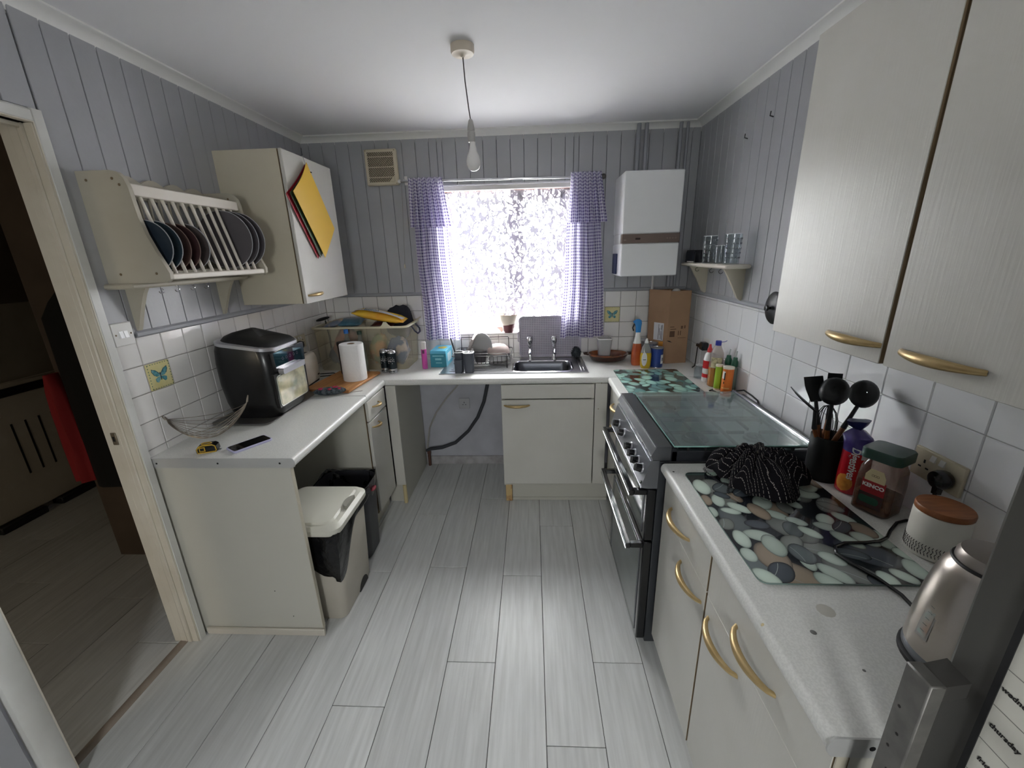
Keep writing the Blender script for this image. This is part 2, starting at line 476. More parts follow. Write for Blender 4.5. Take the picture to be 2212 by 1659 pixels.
# ---- tongue-and-groove boards above the dado, each board an object
pm = {}
def board_mesh(w, h):
    k = (round(w,4), round(h,4))
    if k not in pm:
        t, c = .011, .0016
        pm[k] = MB().prism([(-w/2,0),(w/2,0),(w/2,-t+c),(w/2-c,-t),(-w/2+c,-t),(-w/2,-t+c)], 'z', -h/2, h/2).mesh('board', PAINT)
    return pm[k]
BP = .0903
def boards(wallo, rz, conv, lo, hi, first, holes=(), z0=ZD, z1=2.40):
    """conv(u) -> (x, y) on the wall face; holes are (u0, u1, z0, z1)"""
    k = math.floor((lo-first)/BP); segs = []
    while first + k*BP < hi:
        a, b = max(first+k*BP, lo), min(first+(k+1)*BP, hi); k += 1
        if b-a < .008: continue
        us = sorted({a, b} | {h[i] for h in holes for i in (0,1) if a < h[i] < b})
        for u0, u1 in zip(us, us[1:]):
            if u1-u0 < .006: continue
            zs = [(z0, z1)]
            for h in holes:
                if h[0]-1e-6 <= u0 and u1 <= h[1]+1e-6:
                    zs = [p for (p0, p1) in zs for p in ((p0, min(p1, h[2])), (max(p0, h[3]), p1)) if p[1]-p[0] > .01]
            for p0, p1 in zs: segs.append((u0, u1, p0, p1))
    for u0, u1, p0, p1 in segs:
        x, y = conv((u0+u1)/2)
        place(board_mesh(u1-u0-.0024, p1-p0), 'board', wallo, (x, y, (p0+p1)/2), rz)
g = .0015
MB().bx(XL, XL+g, YR, DY0-.07, ZD, 2.40).bx(XL, XL+g, DY1+.03, YB, ZD, 2.40).bx(XL, XL+g, DY0-.07, DY1+.03, DZ+.05, 2.40).build('board_backing', GROOVE, wall_left)
MB().bx(XL, WX0, YB-g, YB, ZD, 2.40).bx(WX1, XR, YB-g, YB, ZD, 2.40).bx(WX0, WX1, YB-g, YB, WZ1, 2.40).build('board_backing', GROOVE, wall_back)
MB().bx(XR-g, XR, .3, YB, ZD, 2.40).build('board_backing', GROOVE, wall_right)
boards(wall_left, PI/2, lambda u: (XL+g, u), YR, YB-.012, 1.4305, [(DY0-.075, DY1+.037, 0, DZ+.042)], z0=.08 if False else ZD)
boards(wall_left, PI/2, lambda u: (XL+g, u), YR, DY0-.075, 1.4305, z0=.0, z1=ZD)
boards(wall_back, 0, lambda u: (u, YB-g), XL+.012, XR-.012, -.7645, [(WX0, WX1, 0, WZ1)])
boards(wall_right, -PI/2, lambda u: (XR-g, u), .30, YB-.012, 2.013)

# ---- dado rails
DADO = mat('grey_dado_rail_paint', (156,158,163), .5)
dr = [(0,0),(.012,0),(.02,.006),(.02,.018),(.013,.026),(0,.026)]
struct(MB().prism([(XL+d, ZD-.014+z) for d, z in dr], 'y', 1.535, YB).build('trim_5', DADO))
struct(MB().prism([(YB-d, ZD-.014+z) for d, z in dr], 'x', XL+.02, WX0).build('trim_6', DADO))
struct(MB().prism([(YB-d, ZD-.014+z) for d, z in dr], 'x', WX1, XR-.02).build('trim_7', DADO))
struct(MB().prism([(XR-d, ZD-.025+z) for d, z in dr], 'y', .3, YB).build('trim_8', DADO))

# ---- glazed tiles, each tile an object on shared mesh data
tm = {}
def tile_mesh(w, h, m):
    k = (round(w,4), round(h,4), m.name)
    if k not in tm:
        t, c = .006, .0022
        o = [(-w/2,-h/2),(w/2,-h/2),(w/2,h/2),(-w/2,h/2)]; i = [(-w/2+c,-h/2+c),(w/2-c,-h/2+c),(w/2-c,h/2-c),(-w/2+c,h/2-c)]
        mb = MB(); mb.ring([[(x,0,z) for x,z in o],[(x,-t*.55,z) for x,z in o],[(x,-t,z) for x,z in i]], False, True)
        tm[k] = mb.mesh('tile', m, ang=20)
    return tm[k]
def tiles(wallo, rz, conv, lo, hi, first, pitch, zrows, m, holes=()):
    k = math.floor((lo-first)/pitch)
    while first + k*pitch < hi:
        a, b = max(first+k*pitch, lo), min(first+(k+1)*pitch, hi); k += 1
        if b-a < .008: continue
        for z0, z1 in zrows:
            us = [(a, b)]; zt = z1
            for h in holes:
                if z1 > h[2] and z0 < h[3]:
                    if z0 < h[2]-.02 and not (b <= h[0] or a >= h[1]): zt = h[2]; continue
                    us = [p for (p0, p1) in us for p in ((p0, min(p1, h[0])), (max(p0, h[1]), p1)) if p[1]-p[0] > .008]
            for p0, p1 in us:
                x, y = conv((p0+p1)/2)
                gp = .0022 if m is TILER else .0030; place(tile_mesh(p1-p0-gp, zt-z0-gp, m), 'tile', wallo, (x, y, (z0+zt)/2), rz)
SP = .1115
rowS = [(ZD-.012-SP*(k+1), ZD-.012-SP*k) for k in range(4)] + [(WT-.005, ZD-.012-SP*4)]
rowR = [(1.347-.155*(k+1), 1.347-.155*k) for k in range(2)] + [(WT-.005, 1.347-.31)] + [(1.347, 1.362)]
gr = .003
MB().bx(XL, XL+gr, 1.43, YB, WT-.02, ZD-.012).build('grout', GROUT, wall_left)
MB().bx(XL, WX0, YB-gr, YB, WT-.02, ZD-.012).bx(WX1, XR, YB-gr, YB, WT-.02, ZD-.012).bx(WX0, WX1, YB-gr, YB, WT-.02, WZ0-.012).build('grout', GROUT, wall_back)
MB().bx(XR-gr, XR, .3, YB, WT-.02, ZD-.02).build('grout', mat('pale_grout', (168,166,164), .9), wall_right)
BFL = (1.5335, ZD-.012-SP*2)                 # lower left corner of the butterfly tile, left wall (u, z)
BFB = (.5265, ZD-.012-SP*2)                  # and of the one on the back wall
tiles(wall_left, PI/2, lambda u: (XL+gr-.001, u), 1.436, YB-.008, 1.5335, SP, rowS, TILE)
tiles(wall_back, 0, lambda u: (u, YB-gr+.001), XL+.008, XR-.008, .5265, SP, rowS, TILE, [(WX0, WX1, WZ0-.012, 9)])
tiles(wall_right, -PI/2, lambda u: (XR-gr+.001, u), .3, YB-.008, 1.773, .158, rowR, TILER)
def butterfly(parent, org, rz):
    """picture tile: cream ground, dashed border, blue-green butterfly in flat print"""
    R = Matrix.Translation(org) @ Matrix.Rotation(rz, 4, 'Z'); s = SP-.004
    YEL = mat('cream_yellow_tile_print', (214,204,146), .2, c2=(222,214,166), ns=20)
    DASH = mat('green_border_print', (96,120,96), .4); WING = mat('teal_wing_print', (52,128,140), .4, c2=(120,170,176), ns=60, lo=.4, hi=.62); BOD = mat('dark_wing_print', (38,60,80), .4)
    mb = MB(); mb.M = R; mb.bx(-s/2, s/2, -.0072, 0, -s/2, s/2, .001)
    t = mb.build('picture_tile', YEL, parent, label='cream tile printed with a blue butterfly')
    mb = MB(); mb.M = R
    n = 9
    for k in range(n):
        u = -s/2 + s*(k+.3)/n
        for v in (-s/2+.004, s/2-.004):
            mb.bx(u, u+s/n*.45, -.0077, -.007, v-.0014, v+.0014); mb.bx(v-.0014, v+.0014, -.0077, -.007, u, u+s/n*.45)
    mb.build('border_print', DASH, t)
    up = [(0,-.002),(.006,.012),(.02,.026),(.036,.03),(.037,.02),(.03,.006),(.018,-.003)]
    lo = [(0,-.004),(.016,-.006),(.027,-.012),(.025,-.024),(.016,-.028),(.006,-.018)]
    for sg in (-1, 1):
        for P in (up, lo):
            mb = MB(); mb.M = R; mb.prism([(sg*x, z) for x, z in P], 'y', -.0078, -.007); mb.build('wing_print', WING, t)
    mb = MB(); mb.M = R; mb.prism([(-.0016,-.02),(.0016,-.02),(.002,.012),(-.002,.012)], 'y', -.0082, -.007)
    for sg in (-1, 1):
        mb.tube([(sg*x, -.0079, z) for x, z in ((.002,.004),(.018,.022),(.036,.031),(.037,.02),(.028,.004))], .0009, 5)
    mb.build('body_print', BOD, t)
butterfly(wall_left, Vector((XL+.005, 1.5335+SP/2, ZD-.012-SP*1.5)), PI/2)
butterfly(wall_back, Vector((.5265+SP/2+.0, YB-.005, ZD-.012-SP*1.5)), 0)

# ---- skirting in the empty appliance bay
struct(MB().prism([(YB,0),(YB-.016,0),(YB-.016,.055),(YB-.01,.066),(YB,.068)], 'x', -.885, -.2).build('baseboard_back', mat('grubby_skirting', (178,176,178), .6, c2=(150,146,146), ns=14)))

# ---- doorway to the hall
door = MB()
w = .04
door.bx(XL-.095, XL+.022, DY1, DY1+.004, 0, DZ+.004)                        # far jamb lining
door.bx(XL-.095, XL+.022, DY0-.004, DY0, 0, DZ+.004)
door.bx(XL-.095, XL+.022, DY0, DY1, DZ, DZ+.006)
door_1 = struct(door.build('door_1', GLOSSW))
ogee = [(0,0),(.020,0),(.024,.004),(.024,w-.008),(.018,w-.002),(0,w)]
AW = mat('white_gloss_architrave', (216,216,212), .3, c2=(204,203,198), ns=5)
MB().prism([(XL+d, DY1+.001+t) for d, t in ogee], 'z', 0, DZ+w).build('architrave', AW, door_1)
MB().prism([(XL+d, DY0-.001-t*1.75) for d, t in ogee], 'z', 0, DZ+w).build('architrave', AW, door_1)
MB().prism([(XL+d, DZ+.001+t) for d, t in [(a, b) for a, b in ogee]], 'y', DY0-.0705, DY1+.0008).build('architrave', AW, door_1)
# rebates and stop beads running up the far jamb
for x0, x1, dpt in ((-1.530,-1.560,.004), (-1.559,-1.581,.009), (-1.580,-1.613,.006), (-1.612,-1.645,.003)):
    MB().bx(x0, x1, DY1-dpt, DY1+.001, 0, DZ, .004).build('jamb_bead', GLOSSW, door_1)
MB().bx(-1.566, -1.58, DY0, DY1, DZ-.016, DZ, .003).build('jamb_bead', GLOSSW, door_1)
k = MB().bx(-1.612, -1.592, DY1-.0105, DY1-.006, .985, 1.035, .001).build('latch_plate', mat('dull_latch_metal', (150,140,124), .4, .8), door_1)
MB().bx(-1.607, -1.598, DY1-.0115, DY1-.0103, 1.0, 1.02).build('latch_hole', BLACKM, k)

# ---- window
win = struct(MB().bx(WX0-.002, WX0+.045, YB+.15, YB+.21, WZ0, WZ1, .004).bx(WX1-.045, WX1+.002, YB+.15, YB+.21, WZ0, WZ1, .004).bx(WX0, WX1, YB+.15, YB+.21, WZ1-.04, WZ1, .004).bx(WX0, WX1, YB+.15, YB+.21, WZ0, WZ0+.04, .004).build('window_1', mat('white_window_frame', (232,232,234), .35)))
WF = MATS['white_window_frame']
MB().bx(-.162, -.098, YB+.145, YB+.215, WZ0+.02, WZ1-.02, .004).build('mullion', WF, win)
cs = MB()
for b in ((-.1, -.058, WZ0+.035, WZ1-.035), (.205, .245, WZ0+.035, WZ1-.035)): cs.bx(b[0], b[1], YB+.135, YB+.19, b[2], b[3], .004)
cs.bx(-.1, .245, YB+.135, YB+.19, WZ1-.095, WZ1-.035, .004).bx(-.1, .245, YB+.135, YB+.19, WZ0+.035, WZ0+.08, .004)
cs.build('casement', WF, win)
MB().bx(WX0+.04, -.155, YB+.176, YB+.181, WZ0+.035, WZ1-.035).build('pane', THIN, win)
MB().bx(-.062, .21, YB+.16, YB+.165, WZ0+.075, WZ1-.09).build('pane', THIN, win)
MB().bx(WX0+.0, WX1-.0, YB-.012, YB+.15, WZ0-.012, WZ0, .003).build('window_sill', mat('white_sill_tile', (226,224,222), .2), win)
MB().bx(WX0-.001, WX0+.006, YB-.002, YB+.15, WZ0, WZ1).bx(WX1-.006, WX1+.001, YB-.002, YB+.15, WZ0, WZ1).bx(WX0, WX1, YB-.002, YB+.15, WZ1-.006, WZ1+.001).build('reveal_lining', WF, win)
MB().bx(WX0+.01, WX1-.01, YB+.02, YB+.06, WZ1-.034, WZ1-.005, .003).build('curtain_track', WHITEP, win)

# unseen window added behind the camera as a source of fill light
w2 = MB()
for b in ((RX0, RX0+.05, RZ0, RZ1), (RX1-.05, RX1, RZ0, RZ1), (RX0, RX1, RZ0, RZ0+.05), (RX0, RX1, RZ1-.05, RZ1), (-.215, -.185, RZ0, RZ1)): w2.bx(b[0], b[1], YR-.16, YR-.10, b[2], b[3], .004)
win2 = struct(w2.build('window_added_rear', WF))
for x0, x1 in ((RX0+.045, -.21), (-.19, RX1-.045)): MB().bx(x0, x1, YR-.134, YR-.130, RZ0+.045, RZ1-.045).build('pane', THIN, win2)

w3 = MB()  # unseen hall window, added to brighten the view through the doorway
for b in ((-3.0, -2.96, 1.25, 1.85), (-2.54, -2.5, 1.25, 1.85), (-3.0, -2.5, 1.25, 1.29), (-3.0, -2.5, 1.81, 1.85)): w3.bx(b[0], b[1], YR-.16, YR-.10, b[2], b[3], .004)
win3 = struct(w3.build('window_added_hall', WF))
MB().bx(-2.965, -2.535, YR-.134, YR-.130, 1.285, 1.815).build('pane', glass('frosted_hall_glass', (186,180,168), .8, .3), win3)
# ================================================================ fitted furniture
def wtop_prof(d, t=.04):
    """post-formed worktop section: (distance from wall, height)"""
    r = .014
    p = [(0, WT-t), (d-r, WT-t)]
    for i in range(1, 9):
        a = -PI/2 + PI*i/9*1.0
        p.append((d-r+r*math.cos(a), WT-t/2+(t/2)*math.sin(a)))
    p += [(d-r, WT), (0, WT)]
    return p
LD, RD = .605, XR-.465
o = MB().prism([(XL+d, z) for d, z in wtop_prof(LD)], 'y', 1.440, 2.196).build('worktop', WTOP, org=(XL+.3, 1.8, WT-.04))
tag(o, 'pale grey worktop over the open bin space, nearest the doorway', 'worktop')
es = MB().prism([(XL+d+.0005, z) for d, z in wtop_prof(LD+.002, .041)], 'y', 1.4375, 1.4405).build('end_strip', ALU, o)
for x in (XL+.035, XL+.29, XL+.545): MB().cyl((x, 1.4370, WT-.021), (x, 1.4385, WT-.021), .0042, seg=8).build('screw', BLACKM, es)
o = MB().prism([(XL+d, z) for d, z in wtop_prof(LD)], 'y', 2.1985, 2.505).build('worktop', WTOP, org=(XL+.3, 2.35, WT-.04))
tag(o, 'short pale grey worktop piece above the narrow drawer unit', 'worktop')
MB().bx(XL+.01, XL+LD-.004, 2.1955, 2.1992, WT-.03, WT+.0012).build('joint_strip', ALU, o)
o = MB().prism([(YB-d, z) for d, z in wtop_prof(YB-2.503)], 'x', XL+.002, -.152).prism([(YB-d, z) for d, z in wtop_prof(YB-2.503)], 'x', .285, XR-.002)\
    .prism([(YB-d, z) for d, z in wtop_prof(YB-2.503) if d > .45] + [(2.632, WT), (2.632, WT-.04)], 'x', -.152, .285).bx(-.152, .285, 3.012, YB, WT-.04, WT).build('worktop', WTOP, org=(-.2, 2.8, WT-.04))
tag(o, 'long pale grey worktop under the window holding the sink', 'worktop')
o = MB().prism([(XR-d, z) for d, z in wtop_prof(RD)], 'y', 2.052, 2.501).build('worktop', WTOP, org=(.8, 2.28, WT-.04))
tag(o, 'short pale grey worktop piece between cooker and back corner', 'worktop')
o = MB().prism([(XR-d, z) for d, z in wtop_prof(RD)], 'y', .4865, 1.390).build('worktop', WTOP, org=(.8, .9, WT-.04))
tag(o, 'pale grey worktop beside the fridge carrying kettle and pebble saver', 'worktop')
es = MB().prism([(XR-d-.0005, z) for d, z in wtop_prof(RD+.002, .041)], 'y', .4835, .4867).build('end_strip', ALU, o)
MB().cyl((.532, .4830, WT-.02), (.532, .4840, WT-.02), .005, seg=8).build('screw', BLACKM, es)
MB().ball((.472, .70, WT-.006), (.004, .004, .005), 7, 5).build('edge_chip', mat('bare_chip', (206,190,150), .8), o)
for x, y, r_, c in ((.62, .735, .018, (190,187,178)), (.56,.68,.006,(120,120,118)), (.49, 1.33,.004,(60,60,60)), (.60,.60,.003,(110,110,108))):
    MB().lathe([(r_, 0), (r_*.9, .0003)], (x, y, WT), 12).build('stain', mat('stain_%d' % c[0], c, .6), o)

# ---- end panel beside the bins
o = MB().bx(XL+.003, -.972, 1.446, 1.464, 0, WT-.0405, .001).build('end_panel', CREAMS, org=(-1.26, 1.455, 0))
tag(o, 'plain cream end panel closing the worktop beside the doorway', 'panel')
MB().bx(XL+.03, -.962, 1.434, 1.446, .0, .036, .003).build('floor_strip', mat('cream_floor_strip', (196,190,178), .5), o)
MB().bx(-.9722, -.9700, 1.4458, 1.4642, .03, WT-.042).build('edge_tape', OLDCREAM, o)
for x, z in ((-1.10, .10), (-1.16, .24)): MB().bx(x, x+.004, 1.4452, 1.4462, z, z+.004).build('mark', INK, o)
MB().bx(XL+.002, XL+.03, 1.47, 2.195, WT-.085, WT-.042).build('wall_batten', CREAMS, o)

# ---- narrow drawer unit on the left
t = thing('base_cabinet', 'narrow cream drawer-and-door unit on the left, beside the bins', 'cabinet', (-1.25, 2.35, 0))
MB().bx(XL+.003, -.972, 2.204, 2.222, .12, WT-.041).bx(XL+.003, -.972, 2.222, 2.49, .12, .138).bx(XL+.003, XL+.02, 2.222, 2.49, .12, WT-.041).bx(-1.02, -.974, 2.222, 2.49, WT-.06, WT-.041).build('carcass', CREAMS, t)
MB().bx(-.9735, -.9705, 2.2035, 2.2225, .12, WT-.042).build('edge_tape', EDGEB, t)
d = MB().bx(-.968, -.950, 2.206, 2.488, .735, WT-.043, .003).build('drawer', CREAM, t)
handle((-.951, 2.27, .806), (-.951, 2.365, .806), (1,0,0), d, .0062, .034)
d = MB().bx(-.968, -.950, 2.206, 2.488, .135, .728, .003).build('door', CREAM, t)
handle((-.951, 2.235, .690), (-.951, 2.33, .690), (1,0,0), d, .0062, .034)
MB().bx(-1.03, -1.012, 2.204, 2.50, 0, .12).build('plinth', CREAMS, t)
t = thing('corner_panel', 'cream corner infill with side panel next to the empty appliance bay', 'panel', (-.91, 2.52, 0))
MB().bx(-.950, -.884, 2.506, 2.522, .14, WT-.041, .002).build('front_panel', CREAM, t)
MB().bx(-.902, -.886, 2.523, YB-.017, 0, WT-.041, .001).build('side_panel', CREAMS, t)
MB().bx(-1.01, -.905, 2.53, 2.546, 0, .138).build('plinth', CREAMS, t)
MB().cyl((-.898, 2.512, .0), (-.898, 2.512, .14), .013, seg=12).build('leg', mat('yellowed_leg', (200,184,140), .5), t)

# ---- sink unit
t = thing('base_cabinet', 'cream sink unit with false drawer front under the window', 'cabinet', (.1, 2.6, 0))
MB().bx(-.204, -.188, 2.526, YB-.02, .13, WT-.041).bx(.372, .388, 2.526, YB-.02, .13, WT-.041).bx(-.188, .372, 2.53, YB-.02, .13, .146).build('carcass', CREAMS, t)
MB().bx(-.204, .386, 2.507, 2.525, .762, WT-.044, .003).build('drawer_front', CREAM, t)
d = MB().bx(-.204, .386, 2.507, 2.525, .150, .755, .003).build('door', CREAM, t)
handle((-.186, 2.508, .718), (-.024, 2.508, .718), (0,-1,0), d, .0072, .03)
MB().bx(.391, .468, 2.509, 2.525, .150, WT-.041, .002).build('infill_strip', CREAM, t)
for x, z in ((.428, .862), (.414, .69)): MB().cyl((x, 2.5085, z), (x, 2.5096, z), .0035, seg=8).build('screw_cap', EDGEB, t)
MB().bx(-.15, .50, 2.552, 2.568, .0, .146).bx(-.15, .50, 2.545, 2.552, 0, .022, .002).build('plinth', CREAMS, t)
MB().bx(-.196, -.152, 2.532, 2.56, 0, .15, .003).build('leg', mat('rusty_cream_leg', (198,170,120), .6, c2=(150,104,62), ns=18, lo=.5, hi=.7), t)

# ---- right-hand units
def unit(label, y0, y1, loc, dh, hh, xf=.485):
    t = thing('base_cabinet', label, 'cabinet', loc)
    MB().bx(xf+.02, XR-.02, y0, y0+.016, .11, WT-.041).bx(xf+.02, XR-.02, y1-.016, y1, .11, WT-.041).bx(xf+.03, XR-.02, y0+.016, y1-.016, .11, .126).bx(xf+.021, xf+.06, y0+.016, y1-.016, WT-.06, WT-.041).build('carcass', CREAMS, t)
    MB().bx(xf+.008, xf+.0212, y0-.0022, y0+.003, .112, WT-.05).bx(xf+.008, xf+.0212, y1-.003, y1+.002, .112, WT-.05).build('edge_tape', EDGEB, t)
    d = MB().bx(xf, xf+.018, y0+.0032, y1-.0032, .7136, WT-.043, .0012).build('drawer', CREAM, t)
    MB().bx(xf+.001, xf+.0175, y0+.0022, y0+.0033, .716, WT-.045).build('edge_tape', EDGEB, d)
    handle((xf+.001, dh[0], .772), (xf+.001, dh[1], .772), (-1,0,0), d, .0072, .033)
    d = MB().bx(xf, xf+.018, y0+.0032, y1-.0032, .108, .7126, .0012).build('door', CREAM, t)
    MB().bx(xf+.001, xf+.0175, y0+.0022, y0+.0033, .11, .711).build('edge_tape', EDGEB, d)
    handle((xf+.001, hh[0], .655), (xf+.001, hh[1], .655), (-1,0,0), d, .0072, .033)
    MB().bx(xf+.055, xf+.071, y0, y1, 0, .11).build('plinth', CREAMS, t)
    return t
unit('cream drawer-and-door unit between the cooker and the unit by the fridge', .976, 1.386, (.8, 1.18, 0), (1.125, 1.30), (.998, 1.173))
t = unit('cream drawer-and-door unit nearest the fridge, edge battered', .4895, .972, (.8, .72, 0), (.643, .813), (.773, .948))
MB().bx(.4858, .5035, .4868, .4896, .115, WT-.045).build('edge_tape', OLDCREAM, t)
t = unit('small cream unit mostly hidden behind the far side of the cooker', 2.056, 2.500, (.8, 2.28, 0), (2.21, 2.375), (2.20, 2.35))

# ---- wall cupboards
t = thing('wall_cabinet', 'cream wall cupboard on the left with chopping mats hung on its door', 'cabinet', (-1.375, 2.45, 1.42))
MB().bx(XL+.012, -1.216, 2.188, 2.706, 1.422, 2.160, .001).build('carcass', mat('cream_cupboard_side', (206,198,178), .5), t)
MB().bx(-1.2162, -1.2135, 2.189, 2.2, 1.424, 2.158).build('edge_tape', EDGEB, t)
d = MB().bx(-1.212, -1.194, 2.190, 2.704, 1.420, 2.162, .003).build('door', CREAM, t)
handle((-1.195, 2.215, 1.462), (-1.195, 2.372, 1.466), (1,0,0), d, .007, .026)
MB().tube([(-1.193, 2.392, 2.166), (-1.190, 2.392, 2.15), (-1.1885, 2.392, 2.13), (-1.180, 2.392, 2.122), (-1.172, 2.392, 2.128)], .0016, 6).tube([(-1.2, 2.392, 2.1645), (-1.193, 2.392, 2.1655)], .0016, 6).build('over_door_hook', CHROME, t)

def upper(label, y0, y1, hy, xf=.79):
    t = thing('wall_cabinet', label, 'cabinet', (.95, (y0+y1)/2, 1.385))
    MB().bx(xf+.021, XR-.014, y0+.001, y1-.001, 1.385, 2.19, .001).build('carcass', CREAMS, t)
    MB().bx(xf+.008, xf+.0212, y0-.003, y0+.003, 1.386, 2.19).bx(xf+.008, xf+.0212, y1-.003, y1+.003, 1.386, 2.19).build('edge_tape', EDGEB, t)
    d = MB().bx(xf, xf+.018, y0+.0035, y1-.0035, 1.383, 2.192, .0015).build('door', CREAM, t)
    MB().bx(xf+.001, xf+.0175, y0+.0024, y0+.0036, 1.385, 2.19).build('edge_tape', EDGEB, d)
    handle((xf+.001, hy[0], 1.425), (xf+.001, hy[1], 1.425), (-1,0,0), d, .0078, .026)
    return t
upper('cream woodgrain wall cupboard on the right, left-hand one above the utensils', .958, 1.404, (.955+.01, 1.142))
upper('cream woodgrain wall cupboard on the right, nearest the camera', .50, .953, (.735, .912))

# ---- chopping mats (thin, flexible, hung by one corner)
def hang_mat(name, m, P, x, label, curl, th=.0022):
    """P: top, left, bottom, right corners in (y, z); curl bows the left edge off the door"""
    n = 8; fr, bk = [], []
    T, Lc, B, R = P
    def pt(u, v):                                   # u: top-left edge -> , v: towards bottom-right
        y = (1-u)*((1-v)*T[0]+v*R[0]) + u*((1-v)*Lc[0]+v*B[0]); z = (1-u)*((1-v)*T[1]+v*R[1]) + u*((1-v)*Lc[1]+v*B[1])
        bow = curl*math.sin(PI*.5*u)*(1-v*.55)
        y += .012*math.sin(PI*u)*(1-v)                # concave cut of the top edge
        return (x + bow, y, z)
    vs = [pt(i/n, j/n) for j in range(n+1) for i in range(n+1)]
    vs2 = [(p[0]+th, p[1], p[2]) for p in vs]
    w = n+1; fs = []
    for j in range(n):
        for i in range(n):
            a, b, c, d = j*w+i, j*w+i+1, (j+1)*w+i+1, (j+1)*w+i
            fs += [(a,b,c,d), (a+w*w, d+w*w, c+w*w, b+w*w)]
    rim = [i for i in range(w)] + [j*w+n for j in range(1, w)] + [n*w+i for i in range(n-1, -1, -1)] + [j*w for j in range(n-1, 0, -1)]
    for k in range(len(rim)):
        a, b = rim[k], rim[(k+1) % len(rim)]; fs.append((a, b, b+w*w, a+w*w))
    mb = MB(); mb._add(vs+vs2, fs)
    o = mb.build(name, m, org=(x, P[2][0], P[2][1])); tag(o, label, 'chopping board', 'thin coloured chopping mats')
    return o
RED = mat('red_flexible_mat', (158,28,44), .4); GRN = mat('dark_green_flexible_mat', (58,74,48), .4); YEL = mat('yellow_flexible_mat', (232,188,72), .38)
hang_mat('chopping_mat', RED, ((2.390,2.125),(2.150,1.955),(2.372,1.650),(2.60,1.815)), -1.1895, 'red flexible chopping mat at the back of the three', .004)
hang_mat('chopping_mat', GRN, ((2.392,2.122),(2.168,1.960),(2.385,1.655),(2.605,1.815)), -1.1825, 'dark green flexible chopping mat between red and yellow ones', .007)
o = hang_mat('chopping_mat', YEL, ((2.380,2.132),(2.178,1.968),(2.420,1.655),(2.602,1.818)), -1.1745, 'yellow flexible chopping mat at the front of the three', .012)
MB().bx(-1.1725, -1.1715, 2.405, 2.422, 2.088, 2.094).build('hang_slot', INK, o)

# ---- plate rack on its shelf
t = thing('wall_shelf', 'narrow cream wall shelf on brackets carrying the plate rack', 'shelf', (-1.49, 1.79, 1.40))
MB().bx(XL+.012, -1.425, 1.462, 2.105, 1.560, 1.5795, .006).build('shelf_board', OLDCREAM, t)
for y in (1.553, 2.028):
    P = [(XL+.012, 1.56), (XL+.095, 1.56)]
    for i in range(1, 8):
        a = i/7; P.append((XL+.095-.07*a**.8, 1.56-.15*a))
    P += [(XL+.018, 1.398), (XL+.012, 1.40)]
    MB().prism(P, 'y', y-.009, y+.009).build('bracket', OLDCREAM, t)
for y in (1.665, 1.745, 1.83, 1.91):
    MB().tube([(XL+.045+0*k, y, 1.5605) if k < 0 else (XL+.045+.011*math.sin(k*.75), y, 1.548-.011*(1-math.cos(k*.75))+.003) for k in range(-1, 7)], .0013, 6).build('cup_hook', CHROME, t)
t = thing('plate_rack', 'cream wooden plate rack with dowels and curved sides', 'plate rack', (-1.43, 1.78, 1.5795))
P = [(XL+.012,1.5796)]
front = [(.236,1.5796),(.252,1.592),(.254,1.612),(.243,1.640),(.222,1.690),(.203,1.745),(.193,1.800),(.189,1.85),(.186,1.895),(.178,1.925),(.160,1.945),(.135,1.951)]
P += [(XL+d, z) for d, z in front] + [(XL+.012, 1.951)]
for y0 in (1.488, 2.052):
    sp = MB().prism(P, 'y', y0, y0+.016).build('side_panel', OLDCREAM, t)
    for d, z in ((.045,1.922),(.138,1.925),(.158,1.905),(.07,1.612),(.205,1.612)):
        MB().cyl((XL+d, y0-.0008, z), (XL+d, y0+.001, z), .0046, seg=10).build('screw', EDGEB, sp)
RACKP = mat('white_rack_paint', (222,214,202), .45)
MB().bx(XL+.160, XL+.180, 1.504, 2.052, 1.872, 1.912, .003).build('top_rail', RACKP, t)
MB().bx(XL+.222, XL+.248, 1.504, 2.052, 1.588, 1.610, .004).build('bottom_rail', RACKP, t)
MB().bx(XL+.075, XL+.1, 1.504, 2.052, 1.600, 1.618, .003).build('plate_rest', OLDCREAM, t)
sc_ = []
for i in range(73):
    u = i/72; sc_.append((1.504+.548*u, 1.945+.020*abs(math.sin(PI*5*u))))
MB().prism([(1.504,1.885)] + sc_ + [(2.052,1.885)], 'x', XL+.0125, XL+.026).build('scalloped_back', OLDCREAM, t)
MB().bx(XL+.0125, XL+.02, 1.504, 2.052, 1.588, 1.64).build('back_rail', OLDCREAM, t)
dy = [1.541+.0462*k for k in range(11)]
for y in dy: MB().cyl((XL+.170, y, 1.874), (XL+.235, y, 1.606), .0062, seg=10).build('dowel', RACKP, t)
for y in dy: MB().cyl((XL+.04, y, 1.890), (XL+.03, y, 1.618), .005, seg=8).build('back_dowel', OLDCREAM, t)
